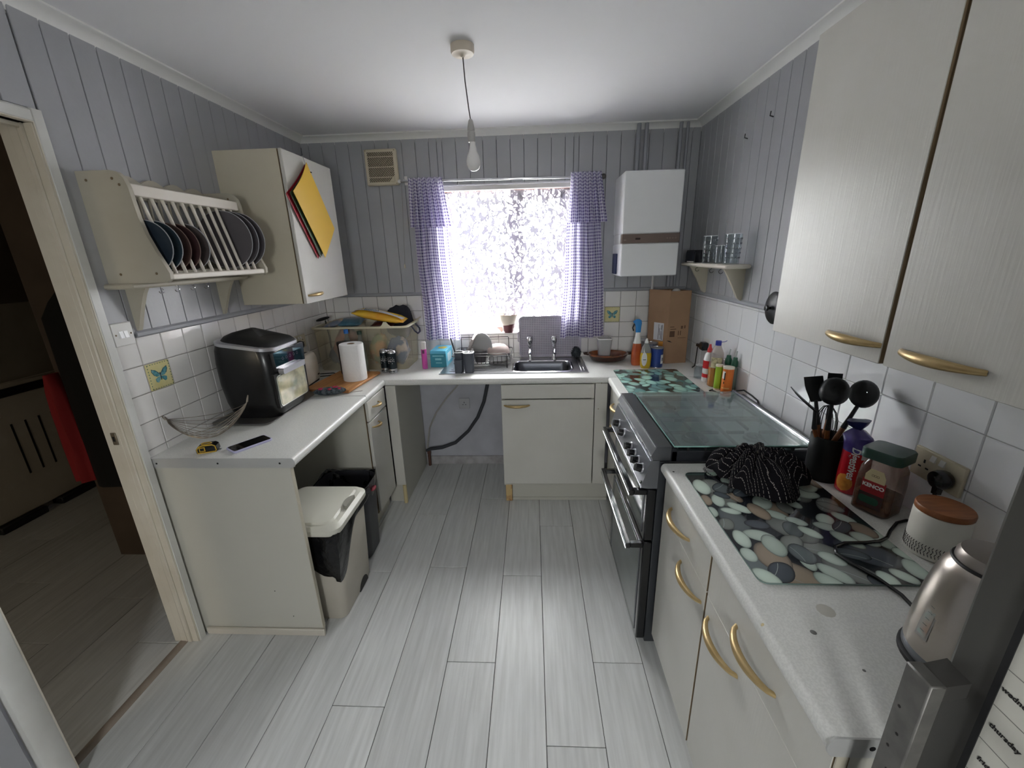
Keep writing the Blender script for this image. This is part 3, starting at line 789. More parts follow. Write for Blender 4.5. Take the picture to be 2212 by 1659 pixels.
# plates stand in the slots: axis along y, leaning a little
def plate(y, r, m, label, x=None, lean=.04, deep=.012, rim=None):
    prof = [(0,0),(r*.55,0),(r*.62,.002),(r*.95,deep*.9),(r,deep),(r*.995,deep+.003),(r*.93,deep*.9+.004),(r*.6,.006),(0,.005)]
    mb = MB(); zc = 1.6185+r*1.0
    xc = XL+.095+.075 if x is None else x
    mb.M = Matrix.Translation((xc, y, zc)) @ Matrix.Rotation(lean, 4, 'Z') @ Matrix.Rotation(PI/2, 4, 'X')
    mb.lathe(prof, seg=40, cap0=False, cap1=False)
    o = mb.weld().build('plate', m, org=(xc, y, zc-r)); tag(o, label, 'plate', 'plates in the rack')
    mb = MB(); mb.M = Matrix.Translation((xc, y, zc)) @ Matrix.Rotation(lean, 4, 'Z') @ Matrix.Rotation(PI/2, 4, 'X')
    mb.tube([(r*math.cos(a*PI/20), r*math.sin(a*PI/20), deep+.0015) for a in range(40)], .0018, 6, True).build('rim', rim or mat('pale_plate_rim', (170,172,176), .3), o)
    return o
NAVY = mat('navy_glaze', (40,48,62), .25, c2=(54,64,74), ns=6); TEALP = mat('slate_blue_glaze', (48,62,72), .25); BRN = mat('brown_glaze', (78,58,54), .3); MAR = mat('maroon_glaze', (66,44,46), .3); TAU = mat('taupe_glaze', (84,76,76), .3); GRY = mat('charcoal_plate_glaze', (92,88,92), .35)
plate(1.530, .088, NAVY, 'side plate with navy rim, first in the rack nearest the doorway', XL+.175)
plate(1.573, .088, TEALP, 'slate blue side plate, second in the rack from the doorway', XL+.175)
plate(1.619, .086, BRN, 'brown side plate, third in the rack from the doorway', XL+.172, rim=mat('brown_rim', (120,100,92), .3))
plate(1.665, .086, MAR, 'maroon side plate, fourth in the rack from the doorway', XL+.172, rim=MATS['brown_rim'])
plate(1.712, .087, TAU, 'taupe side plate, fifth in the rack from the doorway', XL+.174)
plate(1.942, .122, GRY, 'large charcoal dinner plate, nearest of three at the rack end', XL+.170)
plate(1.988, .122, GRY, 'large charcoal dinner plate, middle of three at the rack end', XL+.170)
plate(2.034, .122, GRY, 'large charcoal dinner plate, furthest of three against the rack end', XL+.170)

# ---- little shelf on the right wall
t = thing('wall_shelf', 'small cream wall shelf on two brackets by the boiler', 'shelf', (1.04, 2.53, 1.37))
MB().bx(.968, XR-.012, 2.205, 2.862, 1.545, 1.566, .007).build('shelf_board', RACKP, t)
for y in (2.27, 2.745):
    P = [(XR-.012, 1.545), (.985, 1.545)]
    for i in range(1, 9):
        a = i/8; P.append((.985+.085*a**.9, 1.545-.15*a))
    P += [(XR-.018, 1.380), (XR-.012, 1.384)]
    MB().prism(P, 'y', y-.009, y+.009).build('bracket', OLDCREAM, t)
for y in (2.33, 2.45, 2.66):
    MB().tube([(1.0, y, 1.5455), (1.0, y, 1.539)] + [(1.0-.011*math.sin(k*.75), y, 1.528+.011*math.cos(k*.75)) for k in range(0, 7)], .0015, 6).build('cup_hook', mat('dark_bronze_hook', (70,64,58), .35, .8), t)
def tumbler(x, y, r, h, label, lines=False, zz=1.566, name='drinking_glass', grp='glasses on the small shelf'):
    p = [(0,.0),(r*.9,0),(r*.92,.004),(r,h),(r*.96,h),(r*.87,.008),(0,.008)]
    o = MB().lathe(p, (x, y, zz), 24, False, False).weld().build(name, TUMB, org=(x, y, zz)); tag(o, label, 'glass', grp)
    MB().tube([(x+r*.98*math.cos(a*PI/12), y+r*.98*math.sin(a*PI/12), zz+h) for a in range(24)], .0011, 5, True).build('rim', mat('bright_glass_rim', (230,234,238), .1), o)
    if lines:
        for k in range(5):
            mb = MB(); z = zz+h*(.22+.155*k); rr = r*(.93+.06*(z-zz)/h)+.0006
            for j in range(7):
                a0 = -2.9+j*.42
                mb.tube([(x+rr*math.cos(a0+q*.05), y+rr*math.sin(a0+q*.05), z+.004*math.sin(q*1.7+j)) for q in range(7)], .0011, 4)
            mb.build('script_print', mat('grey_glass_print', (92,94,104), .5), o)
    return o
tumbler(1.015, 2.545, .038, .148, 'tall glass beside the black gadget on the small shelf', True)
tumbler(1.035, 2.44, .030, .095, 'short plain glass, middle of three on the small shelf')
tumbler(1.022, 2.275, .0395, .148, 'tall glass with rows of script, nearest shelf end', True)
t = thing('gadget', 'black box gadget at the corner end of the small shelf', 'gadget', (1.02, 2.74, 1.566))
MB().prism([(2.665,1.566),(2.835,1.566),(2.83,1.62),(2.815,1.640),(2.685,1.640),(2.668,1.62)], 'x', .985, 1.075).build('body', BLACKP, t)
MB().bx(.9835, .9855, 2.685, 2.815, 1.58, 1.628, .001).build('screen', mat('dark_screen', (24,28,40), .1), t)
MB().bx(.9835, .9855, 2.69, 2.80, 1.569, 1.5745).build('button_row', WINK, t)
# ================================================================ appliances and fittings
# ---- boiler and pipes
t = thing('boiler', 'white wall boiler with a brown control band, right of the window', 'boiler', (.745, 2.94, 1.49))
BW = mat('white_enamel', (236,237,238), .3)
MB().bx(.566, .923, 2.79, YB-.012, 1.489, 1.689, .006).bx(.566, .923, 2.79, YB-.012, 1.746, 2.104, .006).bx(.570, .919, 2.796, YB-.012, 1.68, 1.75).build('casing', BW, t)
b = MB().bx(.5655, .9235, 2.788, 2.83, 1.690, 1.745, .003).build('control_band', mat('brown_metallic_band', (120,104,96), .35, .3), t)
MB().bx(.650, .680, 2.7868, 2.789, 1.711, 1.722, .001).build('display', mat('red_black_display', (40,14,14), .2), b)
MB().bx(.578, .594, 2.7872, 2.789, 1.709, 1.712).build('badge', mat('pale_badge', (170,156,146), .4), b)
mb = MB()
for k in range(4): mb.tube([(.846+.017*k+.004*math.cos(a*PI/5), 2.7878, 1.716+.004*math.sin(a*PI/5)) for a in range(10)], .0006, 4, True)
mb.build('button_marks', MATS['pale_badge'], b)
MB().bx(.556, .566, 2.90, 3.02, 1.50, 1.63, .002).build('instruction_card', mat('navy_card', (44,54,96), .5), t)
PIPE = mat('grey_painted_pipe', (150,152,158), .45)
def pipe(x, z0, z1, r, label, y=3.045, m=PIPE):
    o = MB().cyl((x, y, z0), (x, y, z1), r, seg=14).build('pipe', m, org=(x, y, z0)); tag(o, label, 'pipe', 'boiler pipes'); return o
pipe(.693, 2.104, ZC-.001, .0135, 'grey painted pipe above the boiler, leftmost of four')
pipe(.741, 2.104, ZC-.001, .0125, 'grey painted pipe above the boiler, second from the left')
pipe(.958, 1.40, ZC-.001, .011, 'grey painted pipe behind the boiler edge, third from the left', 3.05)
pipe(1.000, 1.40, ZC-.001, .0095, 'grey painted pipe in the corner by the boiler, rightmost of four', 3.05)
pipe(.852, .902, 1.489, .0095, 'white painted pipe running down behind the cardboard box', 3.062, mat('white_painted_pipe', (206,206,204), .4))

# ---- extractor vent
t = thing('extractor_fan', 'ivory square wall extractor fan with slanted grille', 'extractor fan', (-.995, 3.06, 2.11))
MB().bx(-1.104, -.888, 3.045, YB-.012, 2.112, 2.332, .006).build('casing', IVORY, t)
MB().bx(-1.082, -.910, 3.0435, 3.046, 2.132, 2.312).build('dark_mesh', mat('fan_dark_gap', (66,52,44), .8), t)
for k in range(-13, 14):
    c = k*.0125; P = []
    x0, x1, z0, z1 = -.086, .086, -.09, .09
    xa, xb = max(x0, z0-c), min(x1, z1-c)
    if xb-xa < .01: continue
    xm, zm = -.996, 2.222
    MB().tube([(xm+xa, 3.0425, zm+xa+c), (xm+xb, 3.0425, zm+xb+c)], .0021, 4).build('grille_slat', IVORY, t)
for z in (2.16, 2.222, 2.284): MB().bx(-1.082, -.910, 3.039, 3.044, z-.002, z+.002).build('grille_rib', IVORY, t)
MB().prism([(-.945,2.132),(-.910,2.132),(-.910,2.172)], 'y', 3.0385, 3.044).build('corner_plate', IVORY, t)
for x, z in ((-.90,2.122),(-.90,2.322),(-1.093,2.322)): MB().cyl((x, 3.0440, z), (x, 3.0455, z), .003, seg=8).build('screw', EDGEB, t)
t = thing('pull_cord', 'thin pull cord with toggle hanging below the extractor fan', 'cord', (-.902, 3.066, 1.58))
MB().tube([(-.875, 3.066, 2.112), (-.884, 3.066, 1.95), (-.897, 3.066, 1.75), (-.906, 3.066, 1.595)], .0012, 5).build('cord', mat('grubby_cord', (150,146,138), .8), t)
MB().lathe([(.002,.03),(.005,.022),(.0055,.004),(.003,0)], (-.907, 3.066, 1.568), 10).build('toggle', IVORY, t)

# ---- curtain rod, curtains, net
t = thing('curtain_rod', 'slim silver curtain rod with dark ball finials above the window', 'curtain rod', (-.2, 3.012, 2.12))
MB().cyl((-.868, 3.012, 2.127), (.462, 3.012, 2.113), .0075, seg=12).build('rod', CHROME, t)
MB().ball((-.872, 3.012, 2.127), .012).build('finial', WHITEP, t); MB().ball((.474, 3.012, 2.113), .017).build('finial', mat('dark_finial', (78,76,74), .4), t)
for x, z in ((-.845, 2.1268), (.452, 2.1131)): MB().tube([(x, 3.012, z+.006), (x, 3.03, z+.012), (x, YB-.011, z+.012)], .005, 8).bx(x-.01, x+.01, YB-.014, YB-.0105, z-.015, z+.04).build('bracket', WHITEP, t)
GING = cloth_mat('lilac_gingham', 'gingham'); LACE = cloth_mat('white_lace_net', 'lace')
def curtain(sgn, xt, xb, label, seed):
    t = thing('curtain', label, 'curtain', ((xt[0]+xt[1])/2, 3.03, 1.05), 0, 'gingham window curtains')
    def fold(u, v, n, ph):
        return math.sin(u*n*2*PI+ph+.5*math.sin(3*u+seed)) + .35*math.sin(u*n*4.3*PI+seed*2.1+v*.8)
    def long(u, v):
        x = (xt[0]*(1-u)+xt[1]*u)*(1-v) + (xb[0]*(1-u)+xb[1]*u)*v
        a = .010+.010*v
        return (x+.004*math.sin(9*v+seed), 3.034-.026*v+a*fold(u, v, 5, seed), 2.118-(1.062*v)-.006*math.sin(u*9+seed)*v)
    MB().sheet(long, 90, 30, lambda u, v: (u*.42+seed*.013, v*1.08)).build('drape', GING, t, ang=80)
    xv = (xt[0], xt[1], xt[0]-(.012 if sgn < 0 else .02), xt[1]+(.045 if sgn < 0 else .048))
    def val(u, v):
        x = (xv[0]*(1-u)+xv[1]*u)*(1-v) + (xv[2]*(1-u)+xv[3]*u)*v
        # wraps over the rod, gathered tight at the heading
        y = 2.997 - .010*v + (.005+.013*v)*fold(u, v, 7, seed+1.3)
        return (x, y, 2.140-.305*v+.004*math.sin(u*40+seed)*(1-v))
    MB().sheet(val, 110, 14, lambda u, v: (u*.40, v*.32)).build('valance', GING, t, ang=80)
    def head(u, v):
        x = xt[0]*(1-u)+xt[1]*u; a = PI*(v)
        return (x, 3.012-.016*math.cos(a)+.002*math.sin(u*90), 2.122+.022*math.sin(a)+.003*math.sin(u*75+seed))
    MB().sheet(head, 100, 6, lambda u, v: (u*.40, v*.05)).build('heading', GING, t, ang=80)
    return t
curtain(-1, (-.812, -.588), (-.786, -.528), 'lilac gingham curtain on the left side of the window', .4)
curtain(1, (.262, .458), (.205, .522), 'lilac gingham curtain on the right side of the window', 2.2)
t = thing('net_curtain', 'white lace net curtain across the window', 'net curtain', (-.16, 3.16, 1.09))
def net(u, v):
    x = WX0+.012+(WX1-WX0-.024)*u
    x += .02*v*math.sin(u*7+.6)
    f = math.sin(u*34+1.2*math.sin(u*6)) + .5*math.sin(u*57+v*1.5)
    big = math.exp(-((u-.53-.05*v)/.05)**2)
    return (x, 3.165+(.006+.007*v)*f - .03*big*(.4+.6*v), 2.072-.972*v)
MB().sheet(net, 120, 20, lambda u, v: (u*1.5, v)).build('net', LACE, t, ang=80)
MB().tube([(WX0+.008, 3.160, 2.074), (WX1-.008, 3.160, 2.074)], .0042, 8).build('net_wire', mat('orange_brown_wire', (176,112,84), .5), t)

# ---- pendant lamp
t = thing('pendant_lamp', 'bare white bulb hanging from a ceiling rose on a thin flex', 'lamp', (-.259, 1.925, ZC))
cx, cy = -.259, 1.925
MB().lathe([(.046,ZC-.0005),(.046,ZC-.022),(.043,ZC-.030),(.012,ZC-.034),(.006,ZC-.040)], (cx, cy, 0), 28).build('ceiling_rose', mat('aged_white_rose', (206,194,178), .45), t)
bx_, by_ = -.240, 1.92
MB().tube([(cx, cy, ZC-.038), (cx+.004, cy, ZC-.12), (cx+.014, cy-.003, ZC-.22), (bx_, by_, 2.168)], .0024, 8).build('flex', mat('grey_flex', (76,70,70), .6), t)
MB().lathe([(.004,2.172),(.009,2.166),(.0145,2.14),(.0155,2.128)], (bx_, by_, 0), 18).lathe([(.0155,2.1255),(.0165,2.115),(.0155,2.094),(.0135,2.088)], (bx_, by_, 0), 18).build('lamp_holder', mat('grey_white_holder', (176,174,172), .45), t)
MB().lathe([(.0118,2.0885),(.0118,2.078),(.014,2.070),(.017,2.054),(.026,2.035),(.0295,2.018),(.0285,2.003),(.022,1.989),(.012,1.982),(.001,1.980)], (bx_+.004, by_, 0), 22).build('bulb', mat('opal_bulb', (236,234,232), .2), t)

# ---- light switch (left), sockets
SWX = XL; XL = SWX+.0125
t = thing('light_switch', 'white double light switch on the wall by the doorway', 'switch', (XL, 1.476, 1.395))
MB().bx(XL-.006, XL+.009, 1.436, 1.520, 1.354, 1.440, .003).build('faceplate', WHITEP, t)
for y in (1.469, 1.487): MB().prism([(XL+.008,1.383),(XL+.0145,1.384),(XL+.0105,1.409),(XL+.008,1.41)], 'y', y-.0075, y+.0075).build('rocker', mat('bright_rocker', (236,236,238), .25), t)
for y in (1.448, 1.508): MB().cyl((XL+.008, y, 1.397), (XL+.0098, y, 1.397), .0034, seg=8).build('screw', EDGEB, t)
XL = SWX
def socket(parent_label, cat, loc, axis, gang, plugs=(), dark=False):
    t = thing('socket', parent_label, 'socket', loc, {'x+': PI/2, 'x-': -PI/2, 'y-': 0}[axis])
    w = .146 if gang == 2 else .086
    MB().bx(-w/2, w/2, -.010, 0, -.043, .043, .003).build('faceplate', IVORY if not dark else mat('grey_white_plate', (176,176,180), .5), t, local=True)
    for gx in ((-.036, .036) if gang == 2 else (0,)):
        mb = MB()
        for dx, dz, a, b in ((0, .008, .0025, .005), (-.011,-.010,.0045,.0022), (.011,-.010,.0045,.0022)): mb.bx(gx+dx-a, gx+dx+a, -.0106, -.009, dz-b, dz+b)
        mb.build('pin_holes', BLACKM, t, local=True)
        if gang == 2: MB().prism([(-.0095,.016),(-.0155,.018),(-.011,.034),(-.0095,.034)], 'x', gx*.36-.007, gx*.36+.007).build('rocker', WHITEP, t, local=True)
    return t
socket('ivory double socket on the right wall with black plug in it', 'socket', (XR-.008, 1.06, 1.055), 'x-', 2)
socket('grey single socket on the wall of the empty appliance bay', 'socket', (-.545, YB, .528), 'y-', 1, dark=True)
socket('double socket on the left wall above the toaster', 'socket', (XL+.009, 2.64, 1.13), 'x+', 2)
def plug(label, loc, axis, cable=None, grp=None):
    t = thing('plug', label, 'plug', loc, {'x+': PI/2, 'x-': -PI/2}[axis])
    MB().lathe([(.001,0),(.020,.001),(.025,.008),(.026,.022),(.022,.034),(.010,.040)], seg=18).build('body', BLACKP, t, local=True)
    b = t.children[0]; b.rotation_euler = (PI/2, 0, 0)
    MB().prism([(-.008,-.01),(.008,-.01),(.006,-.042),(-.006,-.042)], 'y', -.028, -.012).build('cord_grip', BLACKP, t, local=True)
    return t
pl = plug('black plug in the right-wall socket behind the canister', (XR-.019, 1.022, 1.048), 'x-')
plug('black plug in the left-wall socket above the toaster', (XL+.020, 2.605, 1.118), 'x+')

# ---- cooker
CY0, CY1 = 1.412, 2.034
t = thing('cooker', 'dark freestanding gas cooker with glass lid and black knobs', 'cooker', (.76, 1.72, 0))
SIDE = mat('dark_cooker_side', (58,60,64), .35, .2)
MB().bx(.466, 1.055, CY0, CY1, .03, .895, .003).build('body', SIDE, t)
MB().bx(.50, 1.04, CY0+.03, CY1-.03, 0, .032).build('plinth', BLACKM, t)
# hob: steel front rail and black side rails round a dark steel top
MB().prism([(.452,.955),(.505,.957),(.505,.90),(.440,.90),(.433,.919)], 'y', CY0, CY1).build('front_rail', mat('grey_front_rail', (104,106,110), .25, .7), t)
MB().bx(.4455, .4475, CY0+.002, CY1-.002, .9535, .957).bx(.4315, .4345, CY0+.002, CY1-.002, .917, .921).build('trim_line', CHROME, t)
MB().bx(.505, 1.06, CY0, CY0+.024, .895, .940, .004).bx(.505, 1.06, CY1-.024, CY1, .895, .940, .004).bx(1.0, 1.06, CY0, CY1, .895, .945, .004).bx(.505, .53, CY0, CY1, .895, .948, .004).build('hob_rim', GUN, t)
MB().bx(.53, 1.0, CY0+.02, CY1-.02, .895, .918, .002).build('hob_top', HOBST, t)
for (x, y, r_) in ((.645, 1.56, .045), (.645, 1.88, .034), (.875, 1.56, .034), (.875, 1.88, .05)):
    b = MB().lathe([(r_*1.15,.918),(r_*1.1,.926),(r_*.8,.928)], (x, y, 0), 24).build('burner', mat('burner_alloy', (120,120,122), .4, .8), t)
    MB().lathe([(r_*.8,.928),(r_*.78,.935),(r_*.2,.937)], (x, y, 0), 24).build('burner_cap', BLACKM, b)
GRATE = mat('black_pan_support', (30,32,34), .5)
for ya, yb in ((CY0+.035, 1.715), (1.731, CY1-.035)):
    mb = MB(); h = .943
    mb.bx(.545, .985, ya, ya+.007, h-.012, h).bx(.545, .985, yb-.007, yb, h-.012, h).bx(.545, .552, ya, yb, h-.012, h).bx(.978, .985, ya, yb, h-.012, h).bx(.761, .768, ya, yb, h-.012, h)
    ym = (ya+yb)/2
    for x in (.645, .875):
        mb.bx(x-.003, x+.003, ya, ym-.03, h-.012, h).bx(x-.003, x+.003, ym+.03, yb, h-.012, h).bx(x-.10, x-.03, ym-.003, ym+.003, h-.012, h).bx(x+.03, x+.10, ym-.003, ym+.003, h-.012, h)
    for x in (.549, .981):
        for y in (ya+.004, yb-.004): mb.cyl((x, y, .918), (x, y, h-.01), .005, seg=8)
    mb.build('pan_support', GRATE, t)
lid = MB().bx(.512, 1.0, CY0-.008, CY1-.014, .9585, .9635, .0015).build('glass_lid', LIDG, t, label='clear glass lid lying closed over the hob')
MB().bx(.5115, 1.0005, CY0-.0088, CY0-.0078, .9586, .9634).bx(.5112, .5120, CY0-.008, CY1-.014, .9586, .9634).build('glass_edge', mat('bright_green_glass_edge', (150,196,186), .1), lid)
MB().cyl((.999, CY0-.01, .966), (.999, CY1-.012, .966), .006, seg=10).build('hinge_rod', CHROME, lid)
for y in (CY0+.045, CY0+.13, CY1-.16, CY1-.06): MB().bx(.5135, .53, y-.006, y+.006, .948, .9585).build('lid_buffer', BLACKM, lid)
for k in range(7): MB().bx(.56+.062*k, .568+.062*k, CY0-.004, CY0+.004, .940, .9585).build('lid_foot', BLACKM, lid)
# control panel and knobs
MB().prism([(.4335,.899),(.466,.899),(.466,.782),(.430,.782),(.404,.786)], 'y', CY0, CY1).build('control_panel', mat('satin_grey_panel', (120,122,128), .3, .6), t)
MB().bx(.4325, .4345, CY0+.001, CY1-.001, .895, .8985).bx(.4028, .4048, CY0+.001, CY1-.001, .784, .7875).build('trim_line', CHROME, t)
n = Vector((-.113, 0, .0295)).normalized(); n = Vector((-.967, 0, -.253)); n = Vector((-.967, 0, .253))
for y in (1.905, 1.795, 1.650, 1.585, 1.525, 1.462):
    c = Vector((.4175, y, .842))
    K = thing_k = MB().cyl(tuple(c), tuple(c+n*.006), .0215, .0205, 20).build('knob', SILVER, t)
    MB().cyl(tuple(c+n*.006), tuple(c+n*.028), .0175, .0155, 20).build('knob_grip', BLACKP, K)
    MB().bx(c.x-.031, c.x-.024, y-.002, y+.002, c.z+.0, c.z+.021).build('pointer', CHROME, K)
MB().cyl((.412, 1.428, .80), (.404, 1.428, .802), .007, .006, 12).build('ignition_button', BLACKP, t)
# grill door and oven door with bar handles
DG = mat('black_door_glass', (18,22,22), .06, coat=.4); DF = mat('grey_door_frame', (84,86,92), .3, .6)
for z0, z1, hz in ((.545, .776, .762), (.045, .538, .520)):
    d = MB().bx(.430, .4655, CY0+.002, CY1-.002, z0, z1, .004).build('oven_door', BLACKP, t)
    MB().bx(.4285, .4312, CY0+.05, CY1-.05, z0+.03, z1-.055, .001).build('door_glass', mat('grey_green_door_glass', (70,80,78), .12, coat=.5), d)
    MB().bx(.4280, .4300, CY0+.034, CY0+.05, z0+.02, z1-.04).bx(.4280, .4300, CY1-.05, CY1-.034, z0+.02, z1-.04).bx(.4280, .4300, CY0+.034, CY1-.034, z1-.046, z1-.034).build('glass_frame', DF, d)
    h = MB().bx(.362, .382, CY0+.002, CY1-.004, hz-.012, hz+.012, .003).bx(.382, .4305, CY0+.004, CY0+.026, hz-.011, hz+.011, .002).bx(.382, .4305, CY1-.028, CY1-.006, hz-.011, hz+.011, .002).build('bar_handle', BLACKP, d)
    MB().bx(.3606, .3625, CY0+.003, CY1-.005, hz+.008, hz+.0118).bx(.3606, .3625, CY0+.003, CY1-.005, hz-.012, hz-.009).build('trim_line', CHROME, h)

# ---- fridge freezer in the near right corner, and the week planner stuck on it
FX, FY = .535, .442
t = thing('fridge_freezer', 'tall silver fridge freezer in the near right corner', 'fridge', (.85, .14, 0))
FS = mat('silver_grey_fridge_skin', (84,82,79), .42, .35)
MB().bx(.605, 1.08, FY-.60, FY-.006, .03, 1.78, .006).build('body', mat('grey_fridge_side', (104,103,102), .5), t)
MB().bx(.62, 1.06, FY-.59, FY-.02, 0, .031).build('plinth', BLACKM, t)
d = MB().bx(FX, .60, FY-.60, FY, .72, 1.78, .012).build('door', FS, t)
d2 = MB().bx(FX, .60, FY-.60, FY, .05, .71, .012).build('door', FS, t)
for dd, z0, z1 in ((d, .74, 1.128), (d2, .36, .70)):
    h = MB().bx(.480, .500, FY-.046, FY-.010, z0, z1, .002).build('handle', mat('worn_silver_handle', (112,110,106), .45, .4, c2=(98,96,93), ns=40), dd)
    for zz in (z1-.026, z0+.004): MB().prism([(.499,FY-.044),(FX+.002,FY-.038),(FX+.002,FY-.004),(.499,FY-.012)], 'z', zz, zz+.024).build('handle_mount', FS, h)
for z_, y_ in ((1.06,FY-.02),(1.02,FY-.028),(.99,FY-.022),(.955,FY-.03)): MB().cyl((.4795, y_, z_), (.4802, y_, z_), .0022, seg=7).build('speck', INK, d.children[0])
t = thing('week_planner', 'white magnetic week planner with handwritten days on the fridge', 'planner', (FX, .24, .86))
PB = mat('planner_whiteboard', (206,204,194), .3)
MB().bx(FX-.004, FX-.0004, .085, .380, .86, 1.42, .001).build('board', PB, t)
MB().bx(FX-.0052, FX-.0004, .3765, .3835, .857, 1.423).bx(FX-.0052, FX-.0004, .0815, .0885, .857, 1.423).bx(FX-.0052, FX-.0004, .0815, .3835, 1.418, 1.424).bx(FX-.0052, FX-.0004, .0815, .3835, .856, .862).build('black_border', BLACKM, t)
days = ['monday', 'tuesday', 'wednesday', 'thursday', 'friday', 'saturday', 'sunday']
for k in range(4): MB().bx(FX-.0044, FX-.0038, .088, .3765, 1.184-.0535*k, 1.185-.0535*k).build('row_line', mat('grey_row_line', (130,128,122), .6), t)
for k, wd in ((2, 'wednesday'), (3, 'thursday'), (4, 'friday')):
    wdt = .0030*len(wd)*1.0
    M = Matrix(((0,0,-1,FX-.0044),(-1,0,0,.3715-wdt/1.0*.62),(0,1,0,1.1585-.0535*(k-2)),(0,0,0,1)))
    MB().text(wd, .0092, M, .0002, .18, .0002).build('handwriting', INK, t, smooth=False)

# ---- hall seen through the doorway
t = thing('storage_heater', 'white storage heater with dark top grille in the hall', 'heater', (XH, 2.45, .04))
HW = mat('dull_cream_heater', (206,196,178), .5)
MB().bx(XH+.006, XH+.055, 2.10, 2.79, .05, .925, .008).build('casing', HW, t)
MB().bx(XH+.012, XH+.066, 2.12, 2.755, .84, .895, .006).build('top_grille', BLACKM, t)
for y0 in (2.395, 2.475, 2.555, 2.635): MB().bx(XH+.0545, XH+.0565, y0-.006, y0+.006, .30, .66).build('slot', BLACKM, t)
for y0 in (2.12, 2.48): MB().bx(XH+.005, XH+.09, y0, y0+.27, .0, .05, .006).build('foot', BLACKM, t)
def garment(name, label, m, cx, wy, zt, zb, wt, wb, cat):
    """hung cloth with folds, closed and with real thickness; hangs on the return wall"""
    n, rows = 28, 14; rings = []
    for j in range(rows+1):
        v = j/rows; z = zt+(zb-zt)*v; w = (wt+(wb-wt)*min(1, v*1.6))/2
        if v < .12: w *= (.35+.65*v/.12)
        ring = []
        for i in range(n):
            a = 2*PI*i/n; f = .012*math.sin(a*5+v*2)*min(1, v*3)
            ring.append((cx+w*math.cos(a), wy-.045+(.036+f)*math.sin(a), z))
        rings.append(ring)
    o = MB().ring(rings).build(name, m, org=(cx, wy, zb)); return tag(o, label, cat)
garment('coat', 'black hooded coat hanging just inside the hall', mat('black_coat_cloth', (14,13,14), .9), -2.13, 1.955, 1.56, .50, .46, .50, 'coat')
garment('jacket', 'red jacket edge showing under the black coat in the hall', mat('red_jacket_cloth', (150,30,34), .8), -2.425, 1.955, 1.13, .535, .07, .11, 'jacket')
o = MB().tube([(-2.16, 1.957, 1.60), (-2.16, 1.91, 1.60), (-2.16, 1.895, 1.575), (-2.16, 1.90, 1.55)], .006, 8).build('coat_hook', BLACKM, org=(-2.16, 1.957, 1.6)); tag(o, 'black coat hook on the hall wall above the black coat', 'hook')
# ================================================================ things on the left worktop
# ---- wire fruit hammock: two end loops joined by sagging wires
t = thing('fruit_basket', 'hammock-shaped metal wire fruit basket by the doorway', 'basket', (-1.40, 1.60, WT))
WIRE = mat('aged_steel_wire', (150,140,128), .3, .9)
A, B = Vector((-1.535, 1.555, 1.022)), Vector((-1.245, 1.655, 1.060))
side = Vector((.10, -.29, 0)).normalized()*.115
for k in range(13):
    s = k/12*2-1; sag = .118*(1-.25*s*s)
    pts = []
    for i in range(21):
        u = i/20; p = A.lerp(B, u); env = math.sin(PI*u)**.8
        q = p + side*s*env*1.0; q.z -= sag*env*(1-.42*s*s) if True else 0
        q.z = max(q.z, WT+.0016)
        pts.append(tuple(q))
    MB().tube(pts, .0012, 5).build('wire', WIRE, t)
for e, o2 in ((A, Vector((-.012,-.004,.02))), (B, Vector((.008,.003,.030)))):
    MB().tube([tuple(e+side*.06), tuple(e+o2*.6+side*.05), tuple(e+o2), tuple(e+o2*.6-side*.05), tuple(e-side*.06)], .0026, 8).build('end_loop', WIRE, t)
# ---- tape measure and phone
t = thing('tape_measure', 'black and yellow tape measure at the worktop end', 'tape measure', (-1.345, 1.508, WT), math.radians(20))
YB_ = mat('yellow_tape_plastic', (196,160,52), .4)
P = [(-.036,0),(.034,0),(.038,.006),(.036,.026),(.026,.033),(-.012,.034),(-.028,.030),(-.037,.018)]
MB().prism(P, 'y', -.018, .018).build('body', BLACKP, t, local=True)
MB().tube([(x*.9, -.0185, .002+z*.9) for x, z in P], .0025, 6, True).build('yellow_rim', YB_, t, local=True)
MB().tube([(.018*math.cos(a*PI/8)-.002, .010*math.sin(a*PI/8), .0345) for a in range(16)], .0018, 5, True).build('yellow_ring', YB_, t, local=True)
MB().bx(-.026, -.004, -.0195, -.0175, .006, .026, .001).build('yellow_label', YB_, t, local=True)
MB().bx(-.022, -.008, -.0202, -.019, .010, .022, .001).build('label_window', BLACKP, t, local=True)
MB().bx(.034, .046, -.006, .006, .001, .003).build('end_hook', STEEL, t, local=True)
t = thing('mobile_phone', 'black-screened mobile phone in a pale lilac case', 'phone', (-1.205, 1.563, WT), math.radians(58))
MB().ring([rrect(0,0,.076,.037,.010,0), rrect(0,0,.078,.039,.011,.003), rrect(0,0,.078,.039,.011,.008), rrect(0,0,.0765,.0375,.010,.0095)]).build('case', mat('lilac_case', (186,184,214), .5), t, local=True)
MB().ring([rrect(0,0,.0735,.0345,.009,.0092), rrect(0,0,.0735,.0345,.009,.0099)]).build('screen', mat('phone_screen', (8,8,10), .06, coat=.5), t, local=True)
